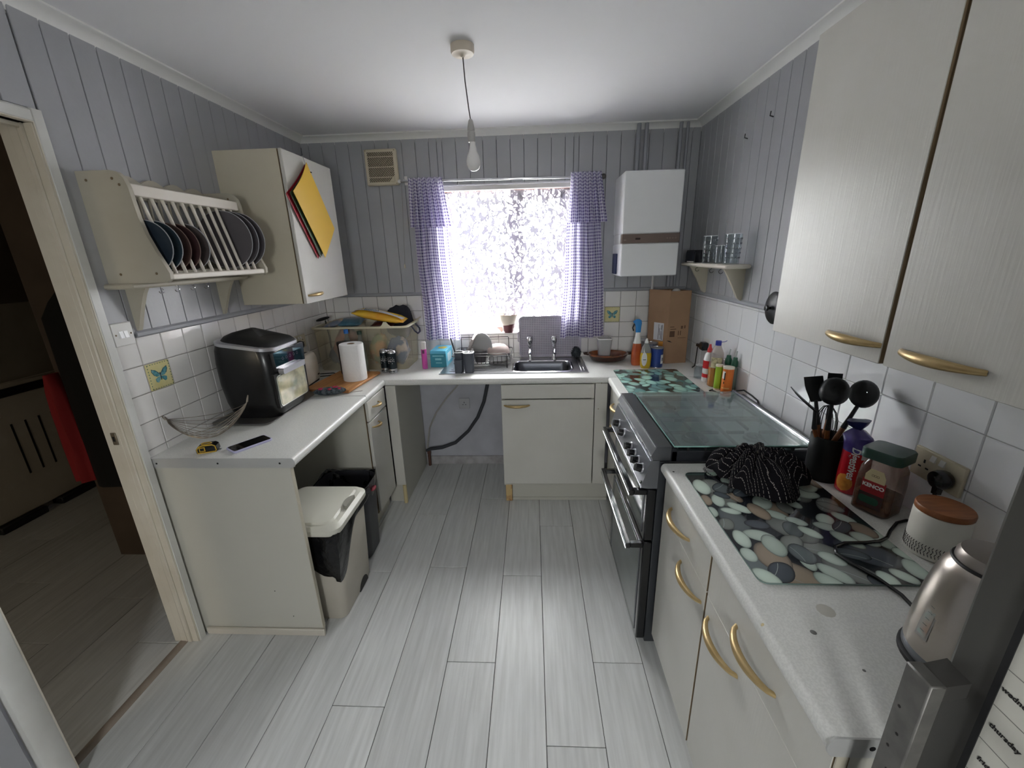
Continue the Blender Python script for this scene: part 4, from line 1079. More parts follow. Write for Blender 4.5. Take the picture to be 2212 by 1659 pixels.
# ---- air fryer on its tray
o = MB().ring([rrect(-1.395,2.015,.135,.235,.03,WT), rrect(-1.395,2.015,.15,.25,.04,WT+.010), rrect(-1.395,2.015,.148,.248,.04,WT+.011), rrect(-1.395,2.015,.132,.232,.03,WT+.003)]).build('baking_tray', mat('dull_tray_metal', (158,156,152), .35, .9), org=(-1.395,2.015,WT))
tag(o, 'flat dull metal tray under the air fryer', 'tray')
t = thing('air_fryer', 'large black air fryer oven with silver trim on a tray', 'air fryer', (-1.38, 2.0, WT+.003))
FB = mat('black_fryer_plastic', (10,10,13), .3, coat=.15)
cx, cy = -1.375, 1.995
Z0 = WT+.0035
lev = [(0,.120,.132,.06),(.02,.130,.140,.06),(.08,.142,.150,.06),(.17,.150,.156,.06),(.26,.150,.156,.06),(.315,.146,.152,.06),(.338,.141,.148,.065)]
def top_slope(x, k): return k*(.012 - .16*(x-cx))
rings = []
for z, hx, hy, r_ in lev:
    k = max(0, (z-.15)/.19); rings.append([(x, y, zz+top_slope(x, k*.9)) for x, y, zz in rrect(cx, cy, hx, hy, r_, Z0+z, 7)])
MB().ring(rings).build('body', FB, t, ang=50)
ring0 = [(x, y, zz+top_slope(x, .9)) for x, y, zz in rrect(cx, cy, .143, .150, .066, Z0+.3395, 9)]
mb = MB(); mb.ring([ring0, [(x, y, z+.014) for x, y, z in ring0], [(cx+(x-cx)*.93, cy+(y-cy)*.93, z+.020) for x, y, z in ring0], [(cx+(x-cx)*.84, cy+(y-cy)*.86, z+.018) for x, y, z in ring0]])
mb.build('silver_trim', SILVER, t)
dome = []
for s, h in ((.90,.018),(.82,.032),(.64,.044),(.38,.052),(.12,.055)):
    dome.append([(cx+.012+(x-cx)*s, cy+(y-cy)*s, z+h) for x, y, z in ring0])
MB().ring(dome, True, True).build('lid_dome', BLACKM, t)
xf = cx+.150
pan = MB().prism([(1.855+.012,Z0+.235),(2.135-.012,Z0+.235),(2.13,Z0+.325),(1.86,Z0+.325)], 'x', xf-.012, xf+.004).build('control_panel', mat('glossy_control_panel', (20,20,26), .06, coat=.8), t)
for k in range(5):
    MB().tube([(xf+.0045, 1.93+.032*k+.007*math.cos(a*PI/5), Z0+.285+.007*math.sin(a*PI/5)) for a in range(10)], .0006, 4, True).build('touch_icon', mat('grey_touch_icon', (120,120,140), .4), pan)
d = MB().prism([(1.852,Z0+.055),(2.128,Z0+.055),(2.132,Z0+.222),(1.848,Z0+.222)], 'x', xf-.02, xf-.004).build('door', FB, t)
fr = [rr for rr in rrect(1.985, Z0+.135, .125, .078, .018, 0, 6)]
MB().ring([[(xf-.004+dx, y, z) for y, z, _ in fr] for dx in (0, .0035)]).build('window_frame', mat('pale_window_trim', (196,196,186), .3, .4), d)
fr = [rr for rr in rrect(1.985, Z0+.135, .120, .073, .016, 0, 6)]
MB().ring([[(xf-.0005+dx, y, z) for y, z, _ in fr] for dx in (0, .0018)]).build('door_window', mat('painted_reflection_window', (112,120,104), .1, c2=(214,204,168), ns=11, det=5, lo=.32, hi=.68, coat=.8), d)  # mottled two-tone colour paints in the reflections on this window
MB().ring([[(xf+x, y, z) for y, z, _ in rrect(1.975, Z0+.232, .098, .014, .010, 0, 5)] for x in (.004, .030)]).build('handle', SILVER, d)
MB().bx(xf-.005, xf+.006, 1.93, 2.02, Z0+.222, Z0+.240).build('handle_stem', FB, d)
# ---- toaster
t = thing('toaster', 'cream two-slot toaster behind the air fryer', 'toaster', (-1.448, 2.405, WT), math.radians(4))
TO = mat('cream_toaster', (212,204,190), .35)
MB().ring([rrect(0,0,.076,.150,.03,.012), rrect(0,0,.080,.156,.034,.03), rrect(0,0,.077,.152,.034,.15), rrect(0,0,.068,.144,.03,.180), rrect(0,0,.058,.134,.028,.188)]).build('body', TO, t, local=True, ang=50)
MB().ring([rrect(0,0,.072,.146,.03,0), rrect(0,0,.074,.148,.03,.013)]).build('base', BLACKM, t, local=True)
for x in (-.022, .022): MB().bx(x-.012, x+.012, -.11, .11, .1865, .1885).build('slot', mat('dark_toaster_slot', (48,34,28), .6), t, local=True)
MB().bx(.0785, .0805, .096, .122, .040, .048).build('badge', INK, t, local=True)
MB().bx(-.012, .012, -.172, -.150, .09, .104, .003).build('lever', BLACKM, t, local=True)
o = MB().tube([(-1.42, 2.566, WT+.012), (-1.40, 2.60, WT+.004), (-1.35, 2.62, WT+.0035), (-1.33, 2.66, WT+.0035), (-1.36, 2.68, WT+.0035), (-1.44, 2.66, WT+.0035), (-1.50, 2.63, WT+.02), (-1.512, 2.61, 1.09)], .0032, 7).build('cable', BLACKM, org=(-1.42, 2.6, WT)); tag(o, 'black toaster cable trailing beside the wooden board', 'cable')
# ---- chopping board, kitchen roll, knitted pouch, knife
BA = math.radians(6)
t = thing('chopping_board', 'wooden chopping board under the kitchen roll', 'chopping board', (-1.185, 2.455, WT), -math.radians(6))
MB().bx(-.147, .147, -.205, .205, .003, .021, .005).build('board', WOODB, t, local=True)
MB().bx(-.147, .147, -.206, -.199, .0035, .0205, .003).build('end_cap', mat('darker_board_end', (150,98,54), .5), t, local=True)
for x in (-.11, .11):
    for y in (-.17, .17): MB().cyl((x, y, 0), (x, y, .004), .010, seg=10).build('foot', BLACKM, t, local=True)
t = thing('kitchen_roll', 'white kitchen paper roll standing on the wooden board', 'kitchen roll', (-1.115, 2.47, WT+.021))
MB().lathe([(.022,0),(.070,0),(.0715,.004),(.0715,.222),(.0685,.227),(.022,.226),(.021,.18)], seg=36, cap0=False, cap1=True).build('paper', PAPER, t, local=True)
MB().lathe([(.0225,.0),(.0225,.2262),(.0195,.2262),(.0195,0)], seg=20, cap0=False, cap1=False).build('card_core', CARD, t, local=True)
MB().sheet(lambda u, v: ((.0722+.004*u*u)*math.cos(-1.2+.5*u), (.0722+.004*u*u)*math.sin(-1.2+.5*u), .003+.22*v), 8, 4).build('loose_sheet', PAPER, t, local=True)
t = thing('glasses_pouch', 'small dark knitted pouch with pink flowers at the board edge', 'pouch', (-1.165, 2.222, WT), math.radians(14))
KN = mat('dark_teal_knit', (44,56,62), .95, c2=(92,100,106), ns=60, lo=.42, hi=.62, bump=.6, bs=140)
MB().ball((0,0,.023), (.090,.034,.023), 22, 12).build('body', KN, t, local=True)
FL = mat('pink_knit_flower', (196,52,92), .95, c2=(150,36,66), ns=80, bump=.5, bs=140)
for x, y, s in ((-.045,-.006,.016),(.03,.004,.019),(.004,-.02,.011),(.055,-.012,.010)):
    mb = MB(); zt = .023+.023*math.sqrt(max(.02, 1-(x/.09)**2-(y/.034)**2))
    for k in range(5): mb.ball((x+s*.55*math.cos(k*1.257), y+s*.5*math.sin(k*1.257), zt-.002), (s*.5,s*.45,.005), 8, 5)
    mb.build('flower', FL, t, local=True)
t = thing('table_knife', 'thin table knife lying on the worktop joint', 'knife', (-1.06, 2.265, WT), math.radians(20))
MB().prism([(-.02,-.004),(.055,-.006),(.062,0),(.055,.004),(-.02,.003)], 'z', .0005, .0022).build('blade', STEEL, t, local=True)
MB().bx(-.075, -.018, -.0045, .0045, 0, .006, .002).build('handle', STEEL, t, local=True)
# ---- two drink cans
def drinkcan(x, y, label):
    t = thing('drink_can', label, 'can', (x, y, WT), 0, 'dark drink cans')
    CN = mat('dark_teal_can', (22,34,40), .3, .4); CS = mat('can_silver', (196,196,198), .25, .9)
    MB().lathe([(.022,0),(.025,.002),(.0285,.010),(.0285,.034)], seg=24, cap1=False).build('silver_base', CS, t, local=True)
    MB().lathe([(.0286,.034),(.0288,.040),(.0288,.140)], seg=24, cap0=False, cap1=False).build('print_body', CN, t, local=True)
    MB().lathe([(.0288,.140),(.0275,.148),(.0235,.156),(.0245,.158),(.0225,.158),(.021,.154),(.001,.154)], seg=24, cap0=False).build('top', CS, t, local=True)
    MB().ring([rrect(.003,0,.009,.005,.004,.1545), rrect(.003,0,.009,.005,.004,.156)]).build('ring_pull', CS, t, local=True)
    mb = MB(); rr = .0292
    rnd = random.Random(int(x*1000))
    for z, n in ((.098, 6), (.086, 7), (.110, 3), (.072, 2)):
        for k in range(n):
            a = -PI/2-.85+1.7*(k+.3)/n
            mb.tube([(rr*math.cos(a+rnd.uniform(0,.12)), rr*math.sin(a+rnd.uniform(0,.12)), z+rnd.uniform(-.005,.005)) for _ in range(4)], .0009, 4)
    mb.build('white_print', WINK, t, local=True)
    mb = MB()
    for k in range(5): mb.bx(-.018+.008*k, -.014+.008*k, -.0288, -.0262, .012+.002*(k % 2), .022)
    mb.build('small_print', MATS['dark_teal_can'], t, local=True)
    return t
drinkcan(-1.000, 2.697, 'dark drink can, left one of the pair by the kitchen roll')
drinkcan(-.940, 2.670, 'dark drink can, right one of the pair by the kitchen roll')
# ---- translucent storage crate and what lies in it
CR0, CR1, CRY0, CRY1, CRZ = -1.495, -.850, 2.745, 3.060, 1.205
t = thing('storage_crate', 'big translucent plastic storage crate full of groceries in the corner', 'crate', (-1.17, 2.9, WT))
CRM = glass('cloudy_crate_plastic', (248,244,232), .6, .15, .21, (250,244,224))
xm, ym = (CR0+CR1)/2, (CRY0+CRY1)/2; hx, hy = (CR1-CR0)/2, (CRY1-CRY0)/2
outer = [rrect(xm, ym, hx-.02, hy-.018, .03, WT+.0005), rrect(xm, ym, hx-.012, hy-.010, .035, WT+.012), rrect(xm, ym, hx, hy, .035, CRZ-.012)]
MB().ring(outer, True, False).build('tub', CRM, t)
RIM = mat('cream_crate_rim', (214,206,180), .4)
MB().ring([rrect(xm, ym, hx-.001, hy-.001, .035, CRZ-.014), rrect(xm, ym, hx+.014, hy+.012, .045, CRZ-.012), rrect(xm, ym, hx+.014, hy+.012, .045, CRZ), rrect(xm, ym, hx-.003, hy-.003, .033, CRZ)], False, False, True).build('rim', RIM, t)
MB().prism([(x, z) for x, z in ((-1.02,CRZ-.002),(-1.005,CRZ+.012),(-.995,CRZ+.030),(-.975,CRZ+.030),(-.962,CRZ+.012),(-.945,CRZ-.002))], 'y', CRY0-.010, CRY0-.006).build('lid_catch', RIM, t)
hx_ = CR1+.012
MB().tube([(hx_-.004, 2.86, CRZ-.02), (hx_+.02, 2.855, CRZ-.055), (hx_+.032, 2.88, CRZ-.075), (hx_+.034, 2.93, CRZ-.07), (hx_+.026, 2.955, CRZ-.05), (hx_-.004, 2.955, CRZ-.015)], .0055, 8).build('handle', mat('navy_crate_handle', (46,50,74), .4), t)
MB().sheet(lambda u, v: (CR1+.004+.055*u, 2.86+.09*v, CRZ-.008+.035*u+.012*math.sin(3*v)), 4, 4).build('open_flap', RIM, t)
def pack(name, label, cat, m, c, half, rz=0, ry=0, rx=0, squash=.7, seed=1):
    """pillow-shaped filled packet"""
    t = thing(name, label, cat, c)
    rnd = random.Random(seed); n = 20; rings = []
    for j in range(9):
        v = j/8*2-1; k = (1-abs(v)**3.2)**.5 if abs(v) < 1 else .0
        k = max(k, .06)
        rings.append([(half[0]*v, half[1]*math.cos(2*PI*i/n)*(.86+.14*k), half[2]*math.sin(2*PI*i/n)*k*(1+.12*rnd.uniform(-1,1))) for i in range(n)])
    mb = MB(); mb.M = Matrix.Rotation(rz,4,'Z') @ Matrix.Rotation(ry,4,'Y') @ Matrix.Rotation(rx,4,'X')
    mb.ring(rings); mb.build('packet', m, t, local=True, ang=70)
    return t
CRISP = mat('yellow_snack_wrapper', (230,188,60), .25, c2=(226,162,56), ns=7, lo=.4, hi=.7, coat=.3)
t = pack('snack_bag', 'yellow and white snack bag lying across the crate', 'snack bag', CRISP, (-1.055, 2.86, CRZ+.056), (.180,.075,.030), 0, .20, .1, seed=3)
MB().sheet(lambda u, v: (-.165+.33*u, -.05+.08*v, .0335*math.sqrt(max(.03, 1-((u-.5)*2)**2*.9))*(1-.25*(v-.4)**2)+.001-(-.165+.33*u)*.2), 14, 6).build('white_panel', mat('white_foil_panel', (226,226,224), .25, coat=.3), t, local=True)
M_ = Matrix.Translation((-.04, -.028, .0425)) @ Matrix.Rotation(.2, 4, 'Y') @ Matrix.Rotation(.35, 4, 'X')
mb = MB()
for k in range(9): mb.bx(-.05+.011*k, -.045+.011*k, -.02+.003*(k % 3), .012-.004*(k % 2), .0004, .0012)
for v in mb.bm.verts: v.co = M_ @ v.co
mb.build('blue_print', mat('blue_grey_print', (70,96,120), .4), t, local=True)
t = pack('dark_bag', 'navy fabric bag in the crate beside the curtain', 'bag', mat('navy_bag_cloth', (24,26,38), .85, bump=.3, bs=30), (-.955, 2.955, CRZ+.0), (.10,.045,.115), 0, .12, 0, seed=5)
PB1 = mat('teal_packet', (52,98,122), .3, c2=(86,128,148), ns=14, coat=.3)
t = pack('food_packet', 'teal food packet on top in the left half of the crate', 'packet', PB1, (-1.285, 2.90, CRZ+.012), (.085,.07,.022), .1, 0, .2, seed=8)
t = pack('food_packet', 'beige and blue packet at the left end of the crate', 'packet', mat('beige_packet', (196,170,140), .4, c2=(120,132,150), ns=10, lo=.45, hi=.6), (-1.40, 2.88, CRZ+.004), (.07,.06,.022), -.2, -.25, .2, seed=9)
t = pack('food_packet', 'maroon packet under the snack bag in the crate', 'packet', mat('maroon_packet', (74,34,36), .4), (-1.04, 2.87, CRZ-.004), (.08,.06,.022), 0, 0, .1, seed=10)
t = pack('food_packet', 'blue packet showing through the right end of the crate', 'packet', mat('blue_packet', (72,98,150), .35, c2=(190,180,190), ns=14, lo=.5, hi=.6), (-.945, 2.84, 1.02), (.075,.05,.095), .0, .1, 0, seed=12)
t = pack('food_packet', 'green packet showing through the middle of the crate', 'packet', mat('green_packet', (120,130,80), .5, c2=(190,140,80), ns=10, lo=.45, hi=.6), (-1.09, 2.87, 1.03), (.06,.06,.11), .0, .2, 0, seed=13)
t = pack('food_packet', 'brick red packet showing through the left of the crate', 'packet', mat('brick_packet', (150,84,62), .5, c2=(90,70,66), ns=8), (-1.30, 2.86, 1.045), (.10,.06,.13), 0, 0, 0, seed=14)
t = pack('food_packet', 'dark blue packet low in the left end of the crate', 'packet', mat('deep_blue_packet', (40,52,92), .4), (-1.42, 2.93, .98), (.05,.07,.07), 0, 0, 0, seed=15)
t = thing('serving_spoon', 'black serving spoon head standing above the crate corner', 'spoon', (-1.47, 2.93, 1.0))
MB().tube([(-1.47, 2.93, .925), (-1.475, 2.935, 1.1), (-1.49, 2.94, 1.225)], .005, 8).build('handle', BLACKM, t)
mb = MB(); mb.M = Matrix.Translation((-1.500, 2.925, 1.237)) @ Matrix.Rotation(-.25, 4, 'Y')
mb.ball((0,0,0), (.052,.035,.012), 16, 8); mb.build('bowl', BLACKM, t)
def bottle(name, label, cat, x, y, prof, body, cap, capz, capr, z=WT, seg=20, group=None, extra=None):
    t = thing(name, label, cat, (x, y, z), 0, group)
    MB().lathe(prof, seg=seg).build('bottle', body, t, local=True)
    MB().lathe([(capr,capz[0]),(capr,capz[1]-.002),(capr-.002,capz[1]),(.001,capz[1])], seg=18).build('cap', cap, t, local=True)
    return t
CLEAR = glass('clear_bottle_plastic', (222,226,222), 1.2, .05, .12)
wb = [(.03,0),(.032,.004),(.032,.16),(.030,.19),(.016,.235),(.0125,.25),(.0125,.272)]
bottle('drink_bottle', 'clear drink bottle with a blue cap before the crate', 'bottle', -1.240, 2.699, wb, CLEAR, mat('blue_cap', (44,112,190), .4), (.270,.297), .015, WT+.0)
bottle('drink_bottle', 'clear drink bottle with a dark green cap before the crate', 'bottle', -1.150, 2.699, [(r_, z*.97) for r_, z in wb], CLEAR, mat('dark_green_cap', (42,66,54), .5), (.262,.285), .0155, WT+.0)
t = thing('dark_tub', 'dark lidded tub standing behind the kitchen roll', 'tub', (-1.225, 2.592, WT+.0215))
MB().lathe([(.028,0),(.032,.01),(.034,.19),(.037,.192),(.037,.210),(.034,.213),(.001,.213)], seg=24).build('tub', mat('dark_brown_tub', (46,36,34), .5), t, local=True)
# ---- pink spray bottle, blue box
t = thing('spray_can', 'slim pink bottle with a white cap right of the crate', 'bottle', (-.748, 2.775, WT))
MB().lathe([(.017,0),(.019,.003),(.019,.135),(.017,.140)], seg=20).build('bottle', mat('magenta_pink_bottle', (206,70,158), .3, c2=(190,90,170), ns=8), t, local=True)
MB().lathe([(.0175,.1385),(.0175,.186),(.014,.190),(.001,.190)], seg=20).build('cap', WHITEP, t, local=True)
MB().bx(-.0075, .0075, -.0198, -.0180, .110, .134, .001).build('dark_label', mat('dark_pink_label', (96,40,84), .4), t, local=True)
t = thing('tea_box', 'bright blue and teal carton with a yellow patch by the sink', 'carton', (-.655, 2.875, WT), -.04)
BL = mat('sky_blue_carton', (92,186,214), .4); TE = mat('teal_carton_face', (44,140,160), .4)
MB().bx(-.056, .056, -.075, .115, 0, .118, .002).build('carton', BL, t, local=True)
MB().bx(-.0555, .0555, -.0762, -.0745, .001, .098).build('front_panel', TE, t, local=True)
MB().prism([(-.02,.01),(.03,.0),(.042,.05),(.015,.075),(-.025,.06)], 'z', .1178, .1188).build('yellow_patch', mat('yellow_carton_print', (226,206,92), .5), t, local=True)
MB().bx(-.04, .04, -.0768, -.0758, .078, .086).bx(-.018, .026, -.0768, -.0758, .03, .036).bx(-.022, .022, -.0768, -.0758, .052, .066).build('pale_print', mat('pale_teal_print', (130,200,210), .5), t, local=True)
MB().bx(.0558, .0566, -.03, .08, .03, .09).build('side_print', mat('pale_side_print', (196,222,232), .5), t, local=True)
# ================================================================ sink and back worktop
t = thing('sink', 'inset stainless steel sink with ribbed drainer under the window', 'sink', (-.13, 2.83, WT))
SX0, SX1, SY0, SY1 = -.620, .362, 2.612, 3.050
BX0, BX1, BY0, BY1 = -.128, .262, 2.648, 2.925
def hole_plate(x0, x1, y0, y1, hx0, hx1, hy0, hy1, r, z, n=6):
    out = rrect((hx0+hx1)/2, (hy0+hy1)/2, (hx1-hx0)/2, (hy1-hy0)/2, r, z, n)
    rect = []
    cxm, cym = (hx0+hx1)/2, (hy0+hy1)/2
    for (x, y, _) in out:
        dx, dy = x-cxm, y-cym; k = 1e9
        if dx > 0: k = min(k, (x1-cxm)/dx)
        if dx < 0: k = min(k, (x0-cxm)/dx)
        if dy > 0: k = min(k, (y1-cym)/dy)
        if dy < 0: k = min(k, (y0-cym)/dy)
        rect.append((cxm+dx*k, cym+dy*k, z))
    return rect, out
zt = WT+.004
rect, o1 = hole_plate(-.150, .300, SY0, SY1, BX0, BX1, BY0, BY1, .06, zt)
mb = MB(); mb.ring([rect, o1], False, False)
# corner fill so the deck stays rectangular
for (x, y) in ((-.150,SY0),(.300,SY0),(.300,SY1),(-.150,SY1)):
    near = sorted(rect, key=lambda p: (p[0]-x)**2+(p[1]-y)**2)
    a = [p for p in near if abs(p[0]-x) < 1e-6][0:1]; b = [p for p in near if abs(p[1]-y) < 1e-6][0:1]
    if a and b and a[0] != b[0]: mb._add([(x, y, zt), a[0], b[0]], [(0,1,2)])
mb.bx(SX0, -.150, SY0, SY1, WT+.0005, zt).bx(.300, SX1, SY0, SY1, WT+.0005, zt)
mb.bx(-.150, .300, SY0, SY0+.004, WT+.0005, zt-.0004).bx(-.150, .300, SY1-.004, SY1, WT+.0005, zt-.0004)
mb.build('deck', STEEL, t, ang=30)
bw = []
for z, k, r_ in ((zt,0,.06),(zt-.006,.005,.058),(zt-.03,.010,.056),(zt-.10,.016,.056),(zt-.128,.030,.05),(zt-.134,.06,.03)):
    bw.append(rrect((BX0+BX1)/2, (BY0+BY1)/2, (BX1-BX0)/2-k, (BY1-BY0)/2-k, r_, z, 6))
MB().ring(bw, False, True).build('bowl', mat('sink_bowl_steel', (104,106,112), .38, 1.0), t)
MB().ring([rrect((BX0+BX1)/2, (BY0+BY1)/2, (BX1-BX0)/2+d, (BY1-BY0)/2+d, .064, z, 6) for d, z in ((.014,zt),(.010,zt+.003),(.002,zt+.003),(-.002,zt-.002))], False, False).build('bowl_rim', CHROME, t)
MB().lathe([(.035,.0),(.034,.003),(.02,.001),(.001,.001)], ((BX0+BX1)/2, (BY0+BY1)/2, zt-.1335), 24).build('waste', CHROME, t)
MB().tube([(SX0+.003, SY0+.003, zt), (SX1-.003, SY0+.003, zt), (SX1-.003, SY1-.003, zt), (SX0+.003, SY1-.003, zt)], .003, 6, True).build('edge_bead', CHROME, t)
for k in range(9): MB().bx(-.56+.006*k, -.19, 2.668+.040*k, 2.676+.040*k, zt-.0005, zt+.0028, .0022).build('drainer_rib', STEEL, t)
for k in range(2): MB().bx(.318+.018*k, .325+.018*k, 2.66, 2.97, zt-.0005, zt+.0025, .002).build('drainer_rib', STEEL, t)
def tap(x, label):
    t = thing('tap', label, 'tap', (x, 2.985, zt))
    MB().lathe([(.020,0),(.019,.006),(.013,.014),(.0115,.05),(.0105,.085),(.0125,.092),(.014,.10)], (x, 2.985, zt), 20).build('pillar', CHROME, t)
    MB().tube([(x, 2.985, zt+.062), (x+.001, 2.955, zt+.082), (x+.002, 2.915, zt+.083), (x+.002, 2.890, zt+.062)], [.010,.0098,.0095,.0095], 10).build('spout', CHROME, t)
    MB().lathe([(.010,.10),(.012,.104),(.021,.132),(.0235,.150),(.0225,.162),(.016,.170),(.001,.171)], (x, 2.985, zt), 10).build('handle', CHROME, t)
    return t
tap(-.020, 'left chrome pillar tap at the back of the sink')
tap(.155, 'right chrome pillar tap at the back of the sink')
# ---- patterned tray leaning on the sill
t = thing('serving_tray', 'grey dotted tray standing upright behind the taps', 'tray', (.13, 3.04, zt))
TR = mat('grey_tray', (178,174,186), .45, c2=(186,180,192), ns=30); DOT = mat('dark_tray_print', (112,100,122), .5)
TX, TZ = .130, zt+.151; lean = .10
mb = MB(); LM = Matrix.Translation((TX, 3.044, zt+.004)) @ Matrix.Rotation(-lean, 4, 'X')
mb.M = LM @ Matrix.Rotation(PI/2, 4, 'X')
mb.ring([rrect(0,.149,.225,.147,.03,0,5), rrect(0,.149,.229,.151,.033,.010,5), rrect(0,.149,.221,.143,.03,.011,5), rrect(0,.149,.215,.137,.028,.003,5)])
tr = mb.build('tray', TR, t)
mb = MB(); mb.M = LM @ Matrix.Rotation(PI/2, 4, 'X')
for j in range(21):
    for i in range(33):
        x, y = -.205+.0128*i, .022+.0128*j
        mb._add([(x-.0042,y,.0036),(x,y-.0042,.0036),(x+.0042,y,.0036),(x,y+.0042,.0036)], [(0,1,2,3)])
pr = mb.build('dot_print', DOT, t); pr['kind'] = 'stuff'
mb = MB(); mb.M = LM @ Matrix.Rotation(PI/2, 4, 'X')
mb.tube([(-.222, .11, .004), (-.236, .12, .004), (-.236, .18, .004), (-.222, .19, .004)], .005, 8); mb.build('handle', TR, t)
# ---- bowls on the sill
def bowl(name, x, y, z, r, h, m, label, mi=None, foot=.5):
    t = thing(name, label, 'bowl', (x, y, z), 0, 'bowls on the window sill')
    MB().lathe([(r*foot,0),(r*foot,.003),(r*(foot+.12),.010),(r*.88,h*.55),(r,h),(r*.965,h),(r*.84,h*.55),(r*foot*.9,.012),(.001,.010)], (x, y, z), 30, True, False).build('bowl', m, t)
    MB().tube([(x+r*.982*math.cos(a*PI/15), y+r*.982*math.sin(a*PI/15), z+h) for a in range(30)], .002, 6, True).build('rim', mi or m, t)
    return t
bowl('bowl', -.178, 3.098, WZ0+.0005, .052, .066, mat('plum_brown_bowl', (104,62,66), .3), 'small plum brown bowl on the window sill under the cream one', None, .62)
bowl('bowl', -.180, 3.098, WZ0+.047, .078, .088, mat('cream_bowl_glaze', (214,206,192), .35), 'cream bowl stacked in the brown one on the window sill', mat('brown_bowl_rim', (170,138,114), .4), .5)
o = MB().prism([(-.272,1.122),(-.215,1.124),(-.205,1.100),(-.230,1.0855),(-.238,1.0855)], 'y', 3.128, 3.136).build('dish_shard', mat('pinkish_dish', (206,178,168), .4), org=(-.235, 3.13, WZ0)); tag(o, 'small pinkish dish edge behind the bowls on the sill', 'dish')
# ---- wire dish rack
t = thing('dish_rack', 'black wire dish rack on the drainer', 'dish rack', (-.36, 2.86, zt))
DW = mat('dark_coated_wire', (54,52,54), .4, .3)
rx0, rx1, ry0, ry1 = -.545, -.155, 2.745, 3.010
zb, zm, zh = zt+.030, zt+.085, zt+.165
def loop(z, r=.0024, dx=0): MB().tube([(x, y, z) for x, y, _ in rrect((rx0+rx1)/2, (ry0+ry1)/2, (rx1-rx0)/2+dx, (ry1-ry0)/2+dx, .03, 0, 4)], r, 7, True).build('wire_hoop', DW, t)
loop(zb); loop(zm, .0026, .008)
MB().tube([(rx0+.02, ry1, zm), (rx0+.02, ry1, zh-.004), (rx0+.024, ry1, zh), (rx1-.024, ry1, zh), (rx1-.02, ry1, zh-.004), (rx1-.02, ry1, zm)], .0026, 7).build('back_rail', DW, t)
MB().tube([(rx0+.02, ry0-.006, zm), (rx0+.02, ry0-.006, zm+.0), (rx0+.024, ry0-.006, zm+.018), (rx1-.024, ry0-.006, zm+.018), (rx1-.02, ry0-.006, zm)], .0024, 7).build('front_rail', DW, t)
for x in (rx0+.02, rx1-.02):
    for y in (ry0+.004, ry1-.002): MB().cyl((x, y, zt), (x, y, zm), .0038, seg=8).build('leg', DW, t)
for k in range(13):
    x = rx0+.03+.0275*k
    MB().tube([(x, ry0-.004, zm-.002), (x, ry0, zb), (x, ry1, zb), (x, ry1, zm-.002)], .0017, 6).build('wire', DW, t)
def dish(label, m, c, r, rx, rz, deep=.02, name='plate', cat='plate'):
    mb = MB(); mb.M = Matrix.Translation(c) @ Matrix.Rotation(rz, 4, 'Z') @ Matrix.Rotation(rx, 4, 'X')
    mb.lathe([(0,0),(r*.55,0),(r*.62,.002),(r,deep),(r*.99,deep+.003),(r*.6,.006),(0,.005)], seg=36, cap0=False, cap1=False)
    o = mb.weld().build(name, m, org=(c[0], c[1], c[2]-r*abs(math.sin(rx)))); return tag(o, label, cat)
PALE = mat('pale_grey_crockery', (206,206,206), .3); PINKC = mat('pinkish_crockery', (214,194,188), .35)
dish('pale grey plate standing upright in the dish rack', PALE, (-.345, 2.90, zb+.094), .092, PI/2*.93, -.6, .016)
t2 = thing('chopping_board', 'pale narrow board leaning upright in the dish rack', 'chopping board', (-.44, 2.9, zb))
mb = MB(); mb.M = Matrix.Translation((-.480, 2.90, zb+.004)) @ Matrix.Rotation(.42, 4, 'Y') @ Matrix.Rotation(.10, 4, 'X')
mb.bx(-.009, .009, -.10, .10, 0, .185, .005); mb.build('board', mat('pale_taupe_board', (190,180,176), .5), t2)
o = MB().ring([rrect(-.36,2.80,.034,.026,.02,zb+.002), rrect(-.36,2.80,.046,.038,.03,zb+.055), rrect(-.36,2.80,.050,.042,.034,zb+.075), rrect(-.36,2.80,.045,.037,.03,zb+.074), rrect(-.36,2.80,.030,.022,.018,zb+.008)]).build('bowl', mat('dark_grey_bowl', (92,88,92), .3), org=(-.36,2.80,zb)); tag(o, 'dark grey bowl at the front of the dish rack', 'bowl')
def upturned(x, y, z, r, h, m, label):
    o = MB().lathe([(r*.97,0),(r,0),(r*.93,h*.5),(r*.62,h*.94),(r*.5,h),(.001,h)], (x, y, z), 28, False, True).build('bowl', m, org=(x, y, z)); return tag(o, label, 'bowl')
upturned(-.243, 2.885, zb+.002, .078, .045, PALE, 'pale bowl upside down in the dish rack, lower one')
upturned(-.243, 2.885, zb+.047+.001, .082, .058, PINKC, 'pinkish bowl upside down on another in the dish rack')
# ---- cutlery drainer with knife and spoon handles
t = thing('cutlery_holder', 'dark grey cutlery holder with pale rim at the drainer front', 'cutlery holder', (-.455, 2.655, zt))
CG = mat('charcoal_cutlery_plastic', (78,82,92), .4); CR = mat('pale_rim_plastic', (196,196,196), .4)
for x, y, hx, hy, h in ((-.420,2.655,.034,.036,.135),(-.487,2.672,.030,.030,.135),(-.488,2.636,.028,.024,.092)):
    mb = MB(); mb.ring([rrect(x,y,hx*.86,hy*.86,.018,zt+.0003), rrect(x,y,hx,hy,.02,zt+h), rrect(x,y,hx-.003,hy-.003,.018,zt+h), rrect(x,y,hx*.8,hy*.8,.015,zt+.01)]); p = mb.build('cup', CG, t)
    if h > .1: MB().ring([rrect(x,y,hx+.001,hy+.001,.02,zt+h-.003), rrect(x,y,hx+.001,hy+.001,.02,zt+h+.001), rrect(x,y,hx-.005,hy-.005,.016,zt+h+.001), rrect(x,y,hx-.005,hy-.005,.016,zt+h-.003)], False, False, True).build('rim', CR, p)
